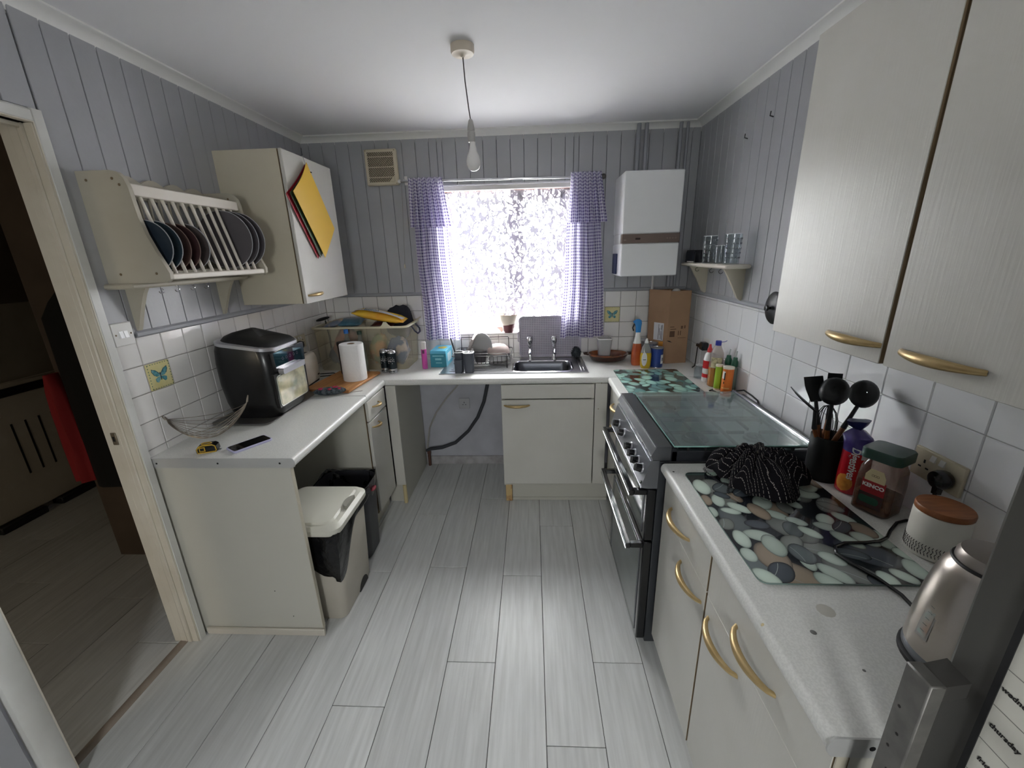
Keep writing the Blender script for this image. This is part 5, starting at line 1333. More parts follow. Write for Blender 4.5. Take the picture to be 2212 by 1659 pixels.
MB().bx(-.423, -.417, 2.620, 2.69, zt+.12, zt+.1355).bx(-.453, -.388, 2.652, 2.658, zt+.12, zt+.1355).build('divider', CR, t)
o = MB().tube([(-.482, 2.640, zt+.013), (-.505, 2.655, zt+.12), (-.535, 2.672, zt+.225)], [.005,.007,.0085], 10, flat=.6).build('knife', BLACKM, org=(-.482, 2.64, zt+.01)); tag(o, 'knife with dark handle standing in the cutlery holder', 'knife')
o = MB().tube([(-.492, 2.672, zt+.013), (-.508, 2.678, zt+.12), (-.520, 2.684, zt+.195)], [.003,.004,.006], 8, flat=.5).build('spoon', STEEL, org=(-.492, 2.67, zt+.01)); tag(o, 'steel spoon handle standing in the cutlery holder', 'spoon')
# ---- scrubber, brown oven dish, plastic jug
t = thing('scourer', 'dark bristly scourer at the back right of the sink', 'scourer', (.318, 3.00, zt))
rnd = random.Random(4); mb = MB()
mb.ball((.318, 3.0, zt+.040), (.030,.026,.036), 12, 8)
for k in range(150):
    a, b = rnd.uniform(0, 2*PI), rnd.uniform(-.9, 1.5); d = Vector((math.cos(a)*math.cos(b)*.032, math.sin(a)*math.cos(b)*.028, math.sin(b)*.038))
    mb.tube([tuple(Vector((.318, 3.0, zt+.040))+d*.8), tuple(Vector((.318, 3.0, max(.0, .0)+zt+.040))+d*1.18)], .0022, 4)
mb.build('bristles', mat('dark_slate_bristle', (56,62,68), .8), t)['kind'] = 'stuff'
t = thing('oven_dish', 'oval brown glazed oven dish right of the sink', 'oven dish', (.535, 2.925, WT))
BD = mat('dark_brown_glaze', (62,38,30), .2, coat=.4); OR = mat('rust_brown_glaze', (150,86,48), .2, c2=(104,54,32), ns=12, coat=.4)
def oval(sx, sy, z, n=40): return [(.535+sx*math.cos(2*PI*i/n), 2.925+sy*math.sin(2*PI*i/n), z) for i in range(n)]
MB().ring([oval(.085,.06,WT), oval(.115,.082,WT+.012), oval(.138,.10,WT+.045)], True, False).build('outside', BD, t)
MB().ring([oval(.138,.10,WT+.045), oval(.146,.107,WT+.055), oval(.136,.098,WT+.057), oval(.112,.08,WT+.025), oval(.08,.055,WT+.014)], False, True).build('glazed_inside', OR, t)
for s in (-1, 1): MB().tube([(.535+s*.140, 2.90, WT+.052), (.535+s*.168, 2.91, WT+.056), (.535+s*.168, 2.94, WT+.056), (.535+s*.140, 2.95, WT+.052)], .006, 8).build('lug_handle', BD, t)
t = thing('plastic_tumbler', 'cloudy clear plastic pot standing in the brown oven dish', 'pot', (.505, 2.91, WT+.0145))
MB().ring([rrect(.505,2.91,.036,.036,.016,WT+.0148), rrect(.505,2.91,.050,.048,.02,WT+.168), rrect(.505,2.91,.047,.045,.018,WT+.168), rrect(.505,2.91,.033,.033,.014,WT+.019)], True, True).build('pot', glass('cloudy_pot', (230,230,230), .9, .1, .5, (206,204,206)), t)
MB().ring([rrect(.505,2.91,.052,.050,.021,WT+.164), rrect(.505,2.91,.052,.050,.021,WT+.169), rrect(.505,2.91,.047,.045,.018,WT+.169), rrect(.505,2.91,.047,.045,.018,WT+.164)], False, False, True).build('rim', mat('pale_pot_rim', (214,212,212), .4), t)
# ---- cleaning bottles and tins
t = thing('spray_bottle', 'orange-red cleaner bottle with a blue trigger spray', 'spray bottle', (.705, 2.80, WT))
MB().ring([rrect(.705,2.80,.030,.022,.018,WT), rrect(.705,2.80,.035,.026,.02,WT+.02), rrect(.705,2.80,.034,.025,.02,WT+.10), rrect(.705,2.80,.026,.020,.016,WT+.15)], True, True).build('bottle', mat('orange_red_liquid', (164,62,34), .2, c2=(196,104,52), ns=6, coat=.4), t)
MB().ring([rrect(.705,2.80,.026,.020,.016,WT+.1505), rrect(.706,2.80,.017,.014,.011,WT+.195), rrect(.706,2.80,.014,.013,.010,WT+.225)], True, True).build('white_neck', WHITEP, t)
BLU = mat('blue_trigger', (38,128,196), .35)
MB().ring([rrect(.706,2.80,.016,.014,.008,WT+.2255), rrect(.706,2.80,.018,.015,.008,WT+.262), rrect(.703,2.80,.024,.014,.010,WT+.285), rrect(.702,2.80,.022,.012,.010,WT+.305), rrect(.702,2.80,.010,.006,.005,WT+.312)]).bx(.672, .69, 2.794, 2.806, WT+.288, WT+.302, .003).build('spray_head', BLU, t)
MB().tube([(.680, 2.80, WT+.282), (.670, 2.80, WT+.255), (.676, 2.80, WT+.235)], .0045, 7).build('trigger', BLACKM, t)
t = thing('washing_up_bottle', 'clear washing-up bottle of yellow liquid with a white label', 'bottle', (.745, 2.715, WT))
YL = mat('yellow_detergent', (196,164,30), .15, c2=(176,150,40), ns=10, coat=.5)
MB().ring([rrect(.745,2.715,.026,.018,.015,WT), rrect(.745,2.715,.034,.022,.018,WT+.02), rrect(.745,2.715,.036,.023,.019,WT+.085), rrect(.745,2.715,.034,.022,.018,WT+.105)]).build('liquid', YL, t)
MB().ring([rrect(.745,2.715,.034,.022,.018,WT+.1055), rrect(.745,2.715,.026,.018,.015,WT+.14), rrect(.745,2.715,.012,.011,.009,WT+.168)], True, True).build('clear_top', glass('detergent_bottle_top', (214,216,212), 1.2, .05, .3, (200,200,196)), t)
MB().lathe([(.0125,.1685),(.0125,.180),(.008,.185),(.006,.198),(.001,.199)], (.745, 2.715, WT), 14).build('cap', WHITEP, t)
mb = MB(); mb.M = Matrix.Translation((.731, 2.6905, WT+.065)); mb.prism([(.017*math.cos(a*PI/12), .046*math.sin(a*PI/12)) for a in range(24)], 'y', -.0014, .0035); lb = mb.build('label', WHITEP, t)
mb = MB(); mb.bx(.722, .742, 2.6886, 2.6896, WT+.060, WT+.064); mb.build('small_print', INK, lb)
def tin(x, y, z, m, label, patch=None, r=.041, h=.118):
    t = thing('food_tin', label, 'tin', (x, y, z), 0, 'tins beside the cardboard box')
    MB().lathe([(r*.97,0),(r,.002),(r,.005),(r*.985,.007)], seg=28, cap1=False).build('bottom_rim', STEEL, t, local=True)
    MB().lathe([(r*.985,.007),(r*.985,h-.006)], seg=28, cap0=False, cap1=False).build('paper_label', m, t, local=True)
    MB().lathe([(r*.985,h-.006),(r,h-.004),(r,h),(r*.94,h),(r*.93,h-.004),(.001,h-.004)], seg=28, cap0=False).build('top', STEEL, t, local=True)
    if patch:
        MB().sheet(lambda u, v: (r*.992*math.cos(-1.15+.85*u), r*.992*math.sin(-1.15+.85*u), .03+.06*v), 8, 2).build('label_patch', patch, t, local=True)
        MB().sheet(lambda u, v: (r*.998*math.cos(-.95+.4*u), r*.998*math.sin(-.95+.4*u), .048+.022*v), 5, 1).build('label_print', mat('grey_label_print', (120,120,126), .5), t, local=True)
    return t
BLT = mat('royal_blue_label', (34,62,140), .35, c2=(28,50,110), ns=7)
tin(.822, 2.735, WT, BLT, 'blue labelled food tin, front one by the cardboard box', WHITEP, h=.135)
tin(.805, 2.830, WT, mat('slate_label', (86,90,104), .4), 'grey labelled food tin, middle one behind the blue tin', h=.148)
tin(.778, 2.925, WT, mat('dull_silver_label', (130,130,134), .4), 'silver food tin, rearmost by the wall', h=.148)
# ---- tall cardboard box (open top, two faces towards the room)
t = thing('cardboard_box', 'tall open brown cardboard box in the back corner', 'box', (.96, 2.92, WT))
z1 = 1.388
P0 = [(.800,2.930),(.912,2.806),(1.062,2.836),(.950,2.985)]      # foot
P1 = [(.800,2.880),(.900,2.790),(1.040,2.815),(.945,2.945)]      # rim
P0 = [(.812,2.945),(.905,2.812),(1.052,2.838),(.962,2.985)]
P1 = [(.798,2.930),(.904,2.806),(1.046,2.832),(.950,2.985)]
th = .004
def face(i, name):
    a0, b0 = Vector(P0[i]+(0,)), Vector(P0[(i+1) % 4]+(0,)); a1, b1 = Vector(P1[i]+(0,)), Vector(P1[(i+1) % 4]+(0,))
    nrm = Vector((-(b0-a0).y, (b0-a0).x, 0)).normalized()*th
    q = lambda v, z, n_=0: tuple(v+Vector((0,0,z))+nrm*n_)
    zz0, zz1 = WT+.001, z1+(.006 if i == 0 else 0)
    mb = MB(); mb._add([q(a0,zz0),q(b0,zz0),q(b1,zz1),q(a1,zz1),q(a0,zz0,1),q(b0,zz0,1),q(b1,zz1,1),q(a1,zz1,1)], [(0,1,2,3),(7,6,5,4),(0,4,5,1),(1,5,6,2),(2,6,7,3),(3,7,4,0)])
    return mb.build(name, CARD, t, smooth=False)
F = [face(i, 'side_wall') for i in range(4)]
MB()._add([(x, y, WT+.0012) for x, y in P0], [(0,1,2,3)])
def onface(i, u, z, out=.0008):
    a0, b0 = Vector(P0[i]+(0,)), Vector(P0[(i+1) % 4]+(0,)); a1, b1 = Vector(P1[i]+(0,)), Vector(P1[(i+1) % 4]+(0,))
    k = (z-WT)/(z1-WT); a = a0.lerp(a1, k); b = b0.lerp(b1, k); p = a.lerp(b, u); d = (b-a).normalized()
    nn = Vector((d.y, -d.x, 0)); return p+Vector((0,0,z))+nn*out
def patch(i, u0, u1, za, zb, m, name, parent, out=.0008):
    q = [onface(i,u0,za,out), onface(i,u1,za,out), onface(i,u1,zb,out), onface(i,u0,zb,out)]
    mb = MB(); mb._add([tuple(p) for p in q], [(0,1,2,3)]); return mb.build(name, m, parent, smooth=False)
lb = patch(0, .32, .80, 1.055, 1.175, mat('white_address_label', (206,206,210), .6), 'address_label', F[0])
mb = MB()
for k, (u, h0, h1) in enumerate(((.55,1.06,1.165),(.60,1.09,1.14),(.66,1.065,1.12),(.72,1.06,1.165),(.69,1.13,1.16))):
    q = [onface(0,u,h0,.0014), onface(0,u+.02,h0,.0014), onface(0,u+.02,h1,.0014), onface(0,u,h1,.0014)]; mb._add([tuple(p) for p in q], [(0,1,2,3)])
mb.build('label_print', INK, F[0], smooth=False)
CINK = mat('faded_box_ink', (92,66,48), .8)
mb = MB()
for u0, u1, za, zb in ((.10,.34,1.085,1.125),(.50,.54,1.095,1.125),(.60,.64,1.095,1.125),(.62,.72,1.138,1.158),(.78,.84,1.14,1.16),(.12,.4,1.135,1.14),(.1,.3,1.15,1.155),(.5,.9,1.075,1.078)):
    q = [onface(1,u0,za), onface(1,u1,za), onface(1,u1,zb), onface(1,u0,zb)]; mb._add([tuple(p) for p in q], [(0,1,2,3)])
mb.build('box_print', CINK, F[1], smooth=False)
mb = MB(); mb._add([tuple(onface(1,u,z)) for u, z in ((-.02,1.062),(.12,1.060),(.26,1.047),(.10,1.052))], [(0,1,2,3)]); mb.build('black_scuff', INK, F[1], smooth=False)
mb = MB(); mb._add([tuple(onface(0,u,z)) for u, z in ((.60,1.045),(.82,1.05),(.80,1.0),(.62,.99))], [(0,1,2,3)]); mb.build('orange_sticker', mat('orange_sticker_print', (206,140,52), .6), F[0], smooth=False)
o = MB().ball((.968, 2.90, 1.376), (.030,.024,.022), 10, 7).build('crumpled_paper', WHITEP, org=(.968, 2.9, 1.355)); tag(o, 'scrap of white packing peeking out of the cardboard box', 'packing')
# ---- sauces by the right wall
t = thing('small_glass_jar', 'small empty glass jar on the corner of the worktop', 'jar', (1.000, 2.47, WT))
MB().lathe([(.024,0),(.026,.003),(.026,.055),(.019,.068),(.019,.080),(.0175,.080),(.0175,.068),(.024,.054),(.024,.006),(.001,.006)], (1.0, 2.47, WT), 22, True, True).build('jar', TUMB, t)
MB().tube([(1.0+.0185*math.cos(a*PI/10), 2.47+.0185*math.sin(a*PI/10), WT+.080) for a in range(20)], .0014, 6, True).build('rim', MATS['bright_glass_rim'], t)
t = thing('sauce_bottle', 'white squeezy bottle with red bands and a red cap', 'bottle', (1.022, 2.400, WT))
MB().lathe([(.026,0),(.029,.004),(.029,.13),(.022,.165),(.012,.178)], (1.022, 2.40, WT), 22).build('bottle', mat('white_squeezy_plastic', (226,224,222), .35), t)
RD_ = mat('red_label', (206,34,40), .35)
for a, b in ((.028,.050),(.082,.128)): MB().lathe([(.0293,a),(.0293,b)], (1.022, 2.40, WT), 22, False, False).build('red_band', RD_, t)
MB().lathe([(.014,.176),(.014,.192),(.008,.206),(.005,.222),(.001,.223)], (1.022, 2.40, WT), 16).build('cap', mat('red_cap', (206,60,64), .4), t)
t = thing('oil_bottle', 'clear half-full cooking oil bottle with a blue cap', 'bottle', (1.028, 2.315, WT))
OIL = mat('golden_oil', (150,94,26), .12, c2=(176,116,40), ns=4, coat=.6)
MB().lathe([(.032,.0),(.036,.004),(.0365,.03),(.036,.110)], (1.028, 2.315, WT), 26).build('oil', OIL, t)
MB().lathe([(.036,.1102),(.0362,.165),(.034,.19),(.018,.228),(.013,.236)], (1.028, 2.315, WT), 26, False, True).build('bottle', glass('pale_oil_bottle', (224,218,214), 1.2, .05, .22, (206,196,192)), t)
MB().sheet(lambda u, v: (1.028+.0368*math.cos(-2.75+1.6*u), 2.315+.0368*math.sin(-2.75+1.6*u), WT+.112+.058*v), 10, 2).build('label', mat('pale_yellow_label', (196,186,150), .4, c2=(150,140,110), ns=40, lo=.5, hi=.6), t)
MB().lathe([(.0155,.234),(.0155,.258),(.013,.260),(.001,.260)], (1.028, 2.315, WT), 18).build('cap', mat('navy_blue_cap', (34,48,150), .35), t)
MB().tube([(1.040, 2.31, WT+.252), (1.058, 2.302, WT+.256), (1.066, 2.300, WT+.262)], .0018, 6).build('cap_strap', MATS['navy_blue_cap'], t)
def grinder(x, y, label, h):
    t = thing('seasoning_bottle', label, 'bottle', (x, y, WT), 0, 'dark green capped bottles')
    MB().lathe([(.016,0),(.018,.004),(.018,h*.62),(.014,h*.68)], (x, y, WT), 18).build('bottle', mat('grey_green_bottle', (110,124,112), .25, coat=.4), t)
    MB().lathe([(.0165,h*.6805),(.0175,h*.70),(.0165,h*.82),(.012,h*.86),(.011,h*.92),(.008,h*.93)], (x, y, WT), 12).build('cap', mat('bottle_green_cap', (20,78,56), .4), t)
    MB().tube([(x, y, WT+h*.925), (x+.004, y-.002, WT+h*1.10)], [.006,.005], 8, flat=.6).build('spout', mat('pale_grey_spout', (166,170,168), .5), t)
    return t
grinder(1.068, 2.262, 'bottle with dark green cap, left one behind the snack tubes', .205)
grinder(1.078, 2.208, 'bottle with dark green cap, right one against the tiled wall', .205)
def tube_can(x, y, r, h, m, label, eye=False):
    t = thing('snack_tube', label, 'tube', (x, y, WT), 0, 'cardboard snack tubes')
    MB().lathe([(r,0),(r*1.02,.002),(r*1.02,.007),(r,.009)], (x, y, WT), 22).build('base_rim', mat('pale_tube_rim', (216,196,176), .4), t)
    MB().lathe([(r,.009),(r,h-.010)], (x, y, WT), 22, False, False).build('tube', m, t)
    MB().lathe([(r*1.03,h-.010),(r*1.03,h),(r*.9,h+.001),(.001,h+.001)], (x, y, WT), 22).build('lid', mat('milky_tube_lid', (222,212,196), .3), t)
    if eye:
        def arc(a0, a1, za, zb, rr): return lambda u, v: (x+rr*math.cos(a0+(a1-a0)*u), y+rr*math.sin(a0+(a1-a0)*u), WT+za+(zb-za)*v)
        MB().sheet(arc(-3.05,-2.45,.085,.125,r+.0006), 8, 2).build('white_patch', WHITEP, t)
        MB().sheet(arc(-2.62,-2.40,.078,.118,r+.0009), 4, 2).build('dark_curve', INK, t)
        MB().sheet(arc(-2.70,-2.50,.058,.068,r+.0009), 4, 2).build('dark_dot', INK, t)
        MB().sheet(arc(-2.95,-1.5,.030,.038,r+.0006), 8, 1).build('pale_stripe', mat('pale_orange_print', (236,176,110), .4), t)
    return t
tube_can(1.018, 2.246, .019, .142, mat('lime_green_tube', (150,186,48), .35), 'narrow lime green snack tube between oil bottle and orange tube')
tube_can(1.036, 2.178, .0275, .148, mat('orange_tube', (214,108,36), .35, c2=(226,128,50), ns=5), 'orange snack tube with a dark curved mark, nearest the cooker', True)
t = thing('plug', 'black adaptor plug on the right wall near the cardboard box', 'plug', (XR-.006, 2.64, 1.06))
MB().bx(XR-.050, XR-.009, 2.605, 2.655, 1.035, 1.085, .006).bx(XR-.045, XR-.012, 2.655, 2.72, 1.040, 1.062, .005).build('body', BLACKP, t)
MB().bx(XR-.0092, XR-.0055, 2.60, 2.69, 1.02, 1.105, .002).build('socket_plate', WHITEP, t)
o = MB().tube([(XR-.025, 2.722, 1.050), (XR-.020, 2.75, 1.03), (XR-.016, 2.765, .97), (XR-.018, 2.765, .92), (XR-.03, 2.74, WT+.004), (XR-.06, 2.70, WT+.0035)], .0032, 7).build('cable', BLACKM, org=(XR-.03, 2.74, WT)); tag(o, 'thin black cable hanging from the adaptor in the back corner', 'cable')
o = MB().tube([(.962, 2.206, WT+.0055), (.985, 2.222, WT+.006), (.975, 2.214, WT+.007), (1.0, 2.142, WT+.0065), (1.045, 2.120, WT+.030), (1.085, 2.09, WT+.045), (XR-.012, 2.03, WT+.036), (XR-.012, 1.97, WT+.030), (XR-.02, 1.93, WT+.0)], .0042, 8).build('cable', BLACKM, org=(1.0, 2.14, WT)); tag(o, 'thick black cable lying in front of the orange tube', 'cable')
# ---- pipes in the empty bay
o = MB().tube([(-.872, 3.055, .13), (-.84, 3.045, .150), (-.74, 3.04, .165), (-.63, 3.045, .205), (-.52, 3.05, .305), (-.44, 3.055, .42), (-.385, 3.055, .55), (-.345, 3.055, .72), (-.322, 3.05, .857)], .0135, 10).build('waste_hose', mat('dark_waste_hose', (58,60,66), .6), org=(-.6, 3.05, .15)); tag(o, 'thick dark waste hose curving down the empty bay wall', 'hose')
o = MB().tube([(-.862, 3.062, .02), (-.866, 3.062, .17), (-.835, 3.062, .33), (-.77, 3.062, .46), (-.68, 3.062, .58), (-.58, 3.062, .69), (-.48, 3.062, .78), (-.40, 3.06, .857)], .006, 8).build('supply_pipe', mat('pale_supply_pipe', (168,164,158), .5), org=(-.7, 3.06, .02)); tag(o, 'thin pale water pipe curving up the empty bay wall', 'pipe')
o = MB().cyl((-.855, 3.052, .0), (-.855, 3.052, .10), .012, seg=10).bx(-.868, -.842, 3.04, 3.066, .10, .135, .003).build('stop_valve', mat('tarnished_copper', (110,80,72), .4, .6), org=(-.855, 3.05, 0)); tag(o, 'dark stop valve on the floor in the bay corner', 'valve')
# ================================================================ right-hand worktop
PRINT = print_mat('pebble_photo_print')
def pebble_board(label, x0, x1, y0, y1, seed, pal, base, n, big, z=WT):
    t = thing('worktop_saver', label, 'worktop saver', ((x0+x1)/2, (y0+y1)/2, z))
    cx, cy, hx, hy = (x0+x1)/2, (y0+y1)/2, (x1-x0)/2, (y1-y0)/2
    MB().ring([rrect(cx,cy,hx,hy,.022,z+.0012,6), rrect(cx,cy,hx,hy,.022,z+.0045,6)]).build('glass_board', mat('green_board_edge', (120,140,134), .15), t)
    for sx in (-1, 1):
        for sy in (-1, 1): MB().cyl((cx+sx*(hx-.03), cy+sy*(hy-.03), z), (cx+sx*(hx-.03), cy+sy*(hy-.03), z+.0013), .006, seg=8).build('foot', WHITEP, t)
    rnd = random.Random(seed); mb = MB()
    ring = rrect(cx,cy,hx-.0006,hy-.0006,.0215,z+.0046,6)
    mb._add(ring, [tuple(range(len(ring)))], cols=[tuple(v/255 for v in base)+(1,)]*len(ring))
    def inside(x, y):
        ix, iy = hx-.0008, hy-.0008
        x = max(cx-ix, min(cx+ix, x)); y = max(cy-iy, min(cy+iy, y))
        ax, ay = abs(x-cx)-(ix-.021), abs(y-cy)-(iy-.021)
        if ax > 0 and ay > 0:
            d = math.hypot(ax, ay)
            if d > .021: k = .021/d; x = cx+math.copysign(ix-.021+ax*k, x-cx); y = cy+math.copysign(iy-.021+ay*k, y-cy)
        return x, y
    pts = []
    for (cnt, lo_, hi_, sp_, lt) in ((n//4, .048*big, .070*big, .62, 0), (n, .026*big, .045*big, .60, 1)):
        tries, mine = 0, []
        while len(mine) < cnt and tries < 5000:
            tries += 1
            x, y = rnd.uniform(x0, x1), rnd.uniform(y0, y1)
            far = (x-x0)/(x1-x0); a = rnd.uniform(lo_, hi_); b = a*rnd.uniform(.52, .72)
            if lt and rnd.random() < .45*far: continue
            if any(math.hypot(x-q[0], y-q[1]) < sp_*(a+q[2])*.86 for q in mine): continue
            mine.append((x, y, a, b, lt))
        pts += mine
    for k, (x, y, a, b, lt) in enumerate(pts):
        far = (x-x0)/(x1-x0)
        light = rnd.random() > (.22 if lt else .90)
        c = pal[0] if light else pal[1+int(rnd.random()*(len(pal)-1))]
        j = rnd.uniform(.90, 1.08); c = [min(255, v*j) for v in c]
        th = rnd.uniform(-.9, .9)+PI/2+rnd.choice((0,0,.6)); zz = z+.00475+k*.0000035
        vs, cols = [], []
        for (s, sh) in ((0,1.05),(.55,1.02),(.82,.94),(.95,.74),(1.0,.5)):
            m_ = 1 if s == 0 else 22
            for i in range(m_):
                q = 2*PI*i/22; ex, ey = a*s*math.cos(q), b*s*math.sin(q)
                if s: ex *= 1+.06*math.sin(2*q+k)
                px, py = x+ex*math.cos(th)-ey*math.sin(th), y+ex*math.sin(th)+ey*math.cos(th)
                px, py = inside(px, py); vs.append((px, py, zz)); cols.append(tuple(min(1, v*sh/255) for v in c)+(1,))
        fs = [(0, 1+i, 1+(i+1) % 22) for i in range(22)]
        for r_ in range(3):
            o0, o1 = 1+22*r_, 1+22*(r_+1)
            fs += [(o0+i, o1+i, o1+(i+1) % 22, o0+(i+1) % 22) for i in range(22)]
        mb._add(vs, fs, cols=cols)
        if not light and rnd.random() < .4:                      # pale vein printed across a dark pebble
            e = [(x+a*u*math.cos(th)-b*(.3+.25*u*u)*math.sin(th), y+a*u*math.sin(th)+b*(.3+.25*u*u)*math.cos(th)) for u in (-.7,-.35,0,.35,.7)]
            vv = []
            for (px, py) in e: vv += [inside(px-.0007*math.cos(th+1.5), py-.0007*math.sin(th+1.5))+(zz+.000002,), inside(px+.0007*math.cos(th+1.5), py+.0007*math.sin(th+1.5))+(zz+.000002,)]
            mb._add(vv, [(2*i,2*i+1,2*i+3,2*i+2) for i in range(4)], cols=[(.62,.66,.66,1)]*len(vv))
    mb.build('pebble_print', PRINT, t, smooth=False)
    return t
pebble_board('large glass worktop saver printed with grey and white pebbles, under the cloth', .520, .925, .806, 1.318, 21, [(200,216,204),(84,92,98),(104,112,114),(128,132,128),(150,136,120),(78,84,92)], (34,38,44), 62, 1.0)
pebble_board('glass worktop saver with pebbles tinted by a painted sky reflection, beyond the cooker', .524, .930, 2.165, 2.662, 5, [(160,206,194),(120,168,162),(96,138,136),(84,112,112)], (40,60,60), 46, 1.25)  # teal-mint palette paints the sky's reflection into the print

# ---- crumpled tea towel
t = thing('tea_towel', 'crumpled black tea towel with white check lines on the pebble saver', 'tea towel', (.74, 1.235, WT+.005))
def tea_mat():
    m = bpy.data.materials.new('black_check_cloth'); m.use_nodes = True
    nt = m.node_tree; N = nt.nodes; L = nt.links; b = N['Principled BSDF']; b.inputs['Roughness'].default_value = .95; b.inputs['Specular IOR Level'].default_value = .1
    uv = N.new('ShaderNodeUVMap'); nz = N.new('ShaderNodeTexNoise'); nz.inputs['Scale'].default_value = 9
    L.new(uv.outputs[0], nz.inputs[0])
    mixv = N.new('ShaderNodeVectorMath'); mixv.operation = 'MULTIPLY_ADD'; mixv.inputs[1].default_value = (.05,.05,.05)
    L.new(nz.outputs['Color'], mixv.inputs[0]); L.new(uv.outputs[0], mixv.inputs[2])
    sp = N.new('ShaderNodeSeparateXYZ'); L.new(mixv.outputs[0], sp.inputs[0])
    outs = []
    def mth(op, a, v=None):
        n = N.new('ShaderNodeMath'); n.operation = op; L.new(a, n.inputs[0])
        if isinstance(v, float): n.inputs[1].default_value = v
        elif v is not None: L.new(v, n.inputs[1])
        return n.outputs[0]
    for i, f in ((0, 22.0), (1, 16.0)):
        outs.append(mth('LESS_THAN', mth('FRACT', mth('MULTIPLY', sp.outputs[i], f)), .10 if i == 0 else .05))
    dash = mth('GREATER_THAN', mth('FRACT', mth('MULTIPLY', sp.outputs[1], 60.0)), .35)
    a = mth('MULTIPLY', outs[0], dash)
    mx = N.new('ShaderNodeMixRGB'); L.new(a, mx.inputs[0]); mx.inputs[1].default_value = lin((22,21,25)); mx.inputs[2].default_value = lin((150,144,140))
    L.new(mx.outputs[0], b.inputs['Base Color']); return m
from mathutils import noise as NZ
def towel(u, v):
    a = 2*PI*u; r = v
    R = 1+.16*math.sin(3*a+.6)+.10*math.sin(5*a+2)+.05*math.sin(11*a)
    x = .138*r*R*math.cos(a); y = .118*r*R*math.sin(a)
    ang = math.atan2(y, x-.01)
    h = .128*max(0, 1-(r*.98)**2)**.60
    rid = abs(math.sin(a*6.5+2.2*r+1.5*NZ.noise(Vector((x*12, y*12, 2)))))**.7
    h *= .70+.42*rid*(.3+.7*r) if r > .1 else 1.0
    h += .018*NZ.noise(Vector((x*26, y*26, .3)))*(1-r)+.012*NZ.noise(Vector((x*60, y*60, 4)))*math.sin(PI*min(1, r*1.02))
    return (.742+x-.01*h/.1, 1.238+y+.02*h/.1, WT+.0054+max(0, h)+(.004*(1-r)))
MB().sheet(towel, 150, 34, lambda u, v: (v*.55*math.cos(2*PI*u)+.03*math.sin(9*u*2*PI), v*.55*math.sin(2*PI*u))).weld(1e-4).build('cloth', tea_mat(), t, ang=80)
mb = MB()
for k in range(26):
    a = PI*.75+1.3*k/26; R = 1+.16*math.sin(3*a+.6)+.10*math.sin(5*a+2)+.05*math.sin(11*a)
    p = Vector((.742+.139*R*math.cos(a), 1.238+.121*R*math.sin(a), WT+.0062)); d = Vector((math.cos(a), math.sin(a), 0))*.008
    mb.tube([tuple(p-d*.3), tuple(p+d)], .0011, 4)
mb.build('fringe', mat('dark_fringe', (40,38,42), .9), t)['kind'] = 'stuff'

# ---- utensils in their pot
t = thing('utensil_pot', 'black cylindrical pot holding cooking utensils by the cooker', 'pot', (.972, 1.300, WT))
PX, PY = .972, 1.300
MB().lathe([(.049,0),(.052,.004),(.052,.150),(.0495,.152),(.0475,.150),(.0475,.008),(.001,.008)], (PX, PY, WT), 30, True, False).build('pot', BLACKM, t)
UB = mat('black_nylon', (26,27,30), .4)
def utensil(name, label, foot, neck, tip, head, cat='utensil'):
    """wooden grip up to the neck, black nylon shaft and head from there"""
    t = thing(name, label, cat, foot, 0, 'cooking utensils in the black pot')
    F, Nk, T = Vector(foot), Vector(neck), Vector(tip)
    MB().tube([tuple(F), tuple(F.lerp(Nk, .5)), tuple(Nk)], [.0075,.0095,.0082], 10, flat=.8).build('wooden_grip', WOODH, t)
    hd = MB(); hd.tube([tuple(Nk.lerp(F, .01)), tuple(Nk.lerp(T, .5)), tuple(T)], [.0084,.006,.0055], 8); head(hd, T, (T-Nk).normalized())
    hd.build('nylon_head', UB, t); return t
def blade(w0, w1, ln, dirv, widv, bend=0.0, slots=0):
    def f(mb, T, d):
        D = Vector(dirv).normalized(); Wd = Vector(widv).normalized(); nn = D.cross(Wd).normalized()
        rings = []
        for k in range(7):
            u = k/6; c = T-d*.005+D*ln*u+nn*bend*math.sin(u*PI*.5); w = (w0+(w1-w0)*min(1, u*1.7))/2; th_ = .0024*(1-.4*u)
            rings.append([tuple(c+Wd*w*a+nn*th_*b) for a, b in ((1,1),(-1,1),(-1,-1),(1,-1))])
        mb.ring(rings)
    return f
def scoop(r, depth, up, off=0.0, open_=True):
    def f(mb, T, d):
        U = Vector(up).normalized(); X = U.cross(d).normalized(); Y = X.cross(U).normalized(); c = T+Y*off
        rings = []
        for sc2, z in [(1,0),(.98,.35),(.86,.68),(.62,.88),(.3,.98),(.04,1)]:
            rings.append([tuple(c+X*r*.92*sc2*math.cos(a*PI/12)+Y*r*1.08*sc2*math.sin(a*PI/12)-U*depth*z) for a in range(24)])
        for sc2, z in [(.05,.9),(.55,.78),(.80,.58),(.93,.30),(.95,.0)]:
            rings.append([tuple(c+X*r*.92*sc2*math.cos(a*PI/12)+Y*r*1.08*sc2*math.sin(a*PI/12)-U*depth*z) for a in range(24)])
        mb.ring(rings, False, False, True)
    return f
zf = WT+.0095
utensil('spatula', 'black angled turner leaning left out of the pot', (.985,1.295,zf), (.914,1.296,1.078), (.905,1.296,1.145), blade(.030,.046,.105, (-.70,.02,.72), (.25,.95,.1), .008))
utensil('slotted_turner', 'broad black spatula standing at the back left of the pot', (.975,1.275,zf), (.938,1.318,1.085), (.922,1.326,1.165), blade(.030,.052,.088, (-.25,.05,.95), (.93,-.25,.15), -.004))
utensil('ladle', 'black ladle with round bowl at the front of the pot', (.985,1.318,zf), (.940,1.272,1.085), (.928,1.262,1.180), scoop(.043,.034,(.45,.55,-.62),.036))
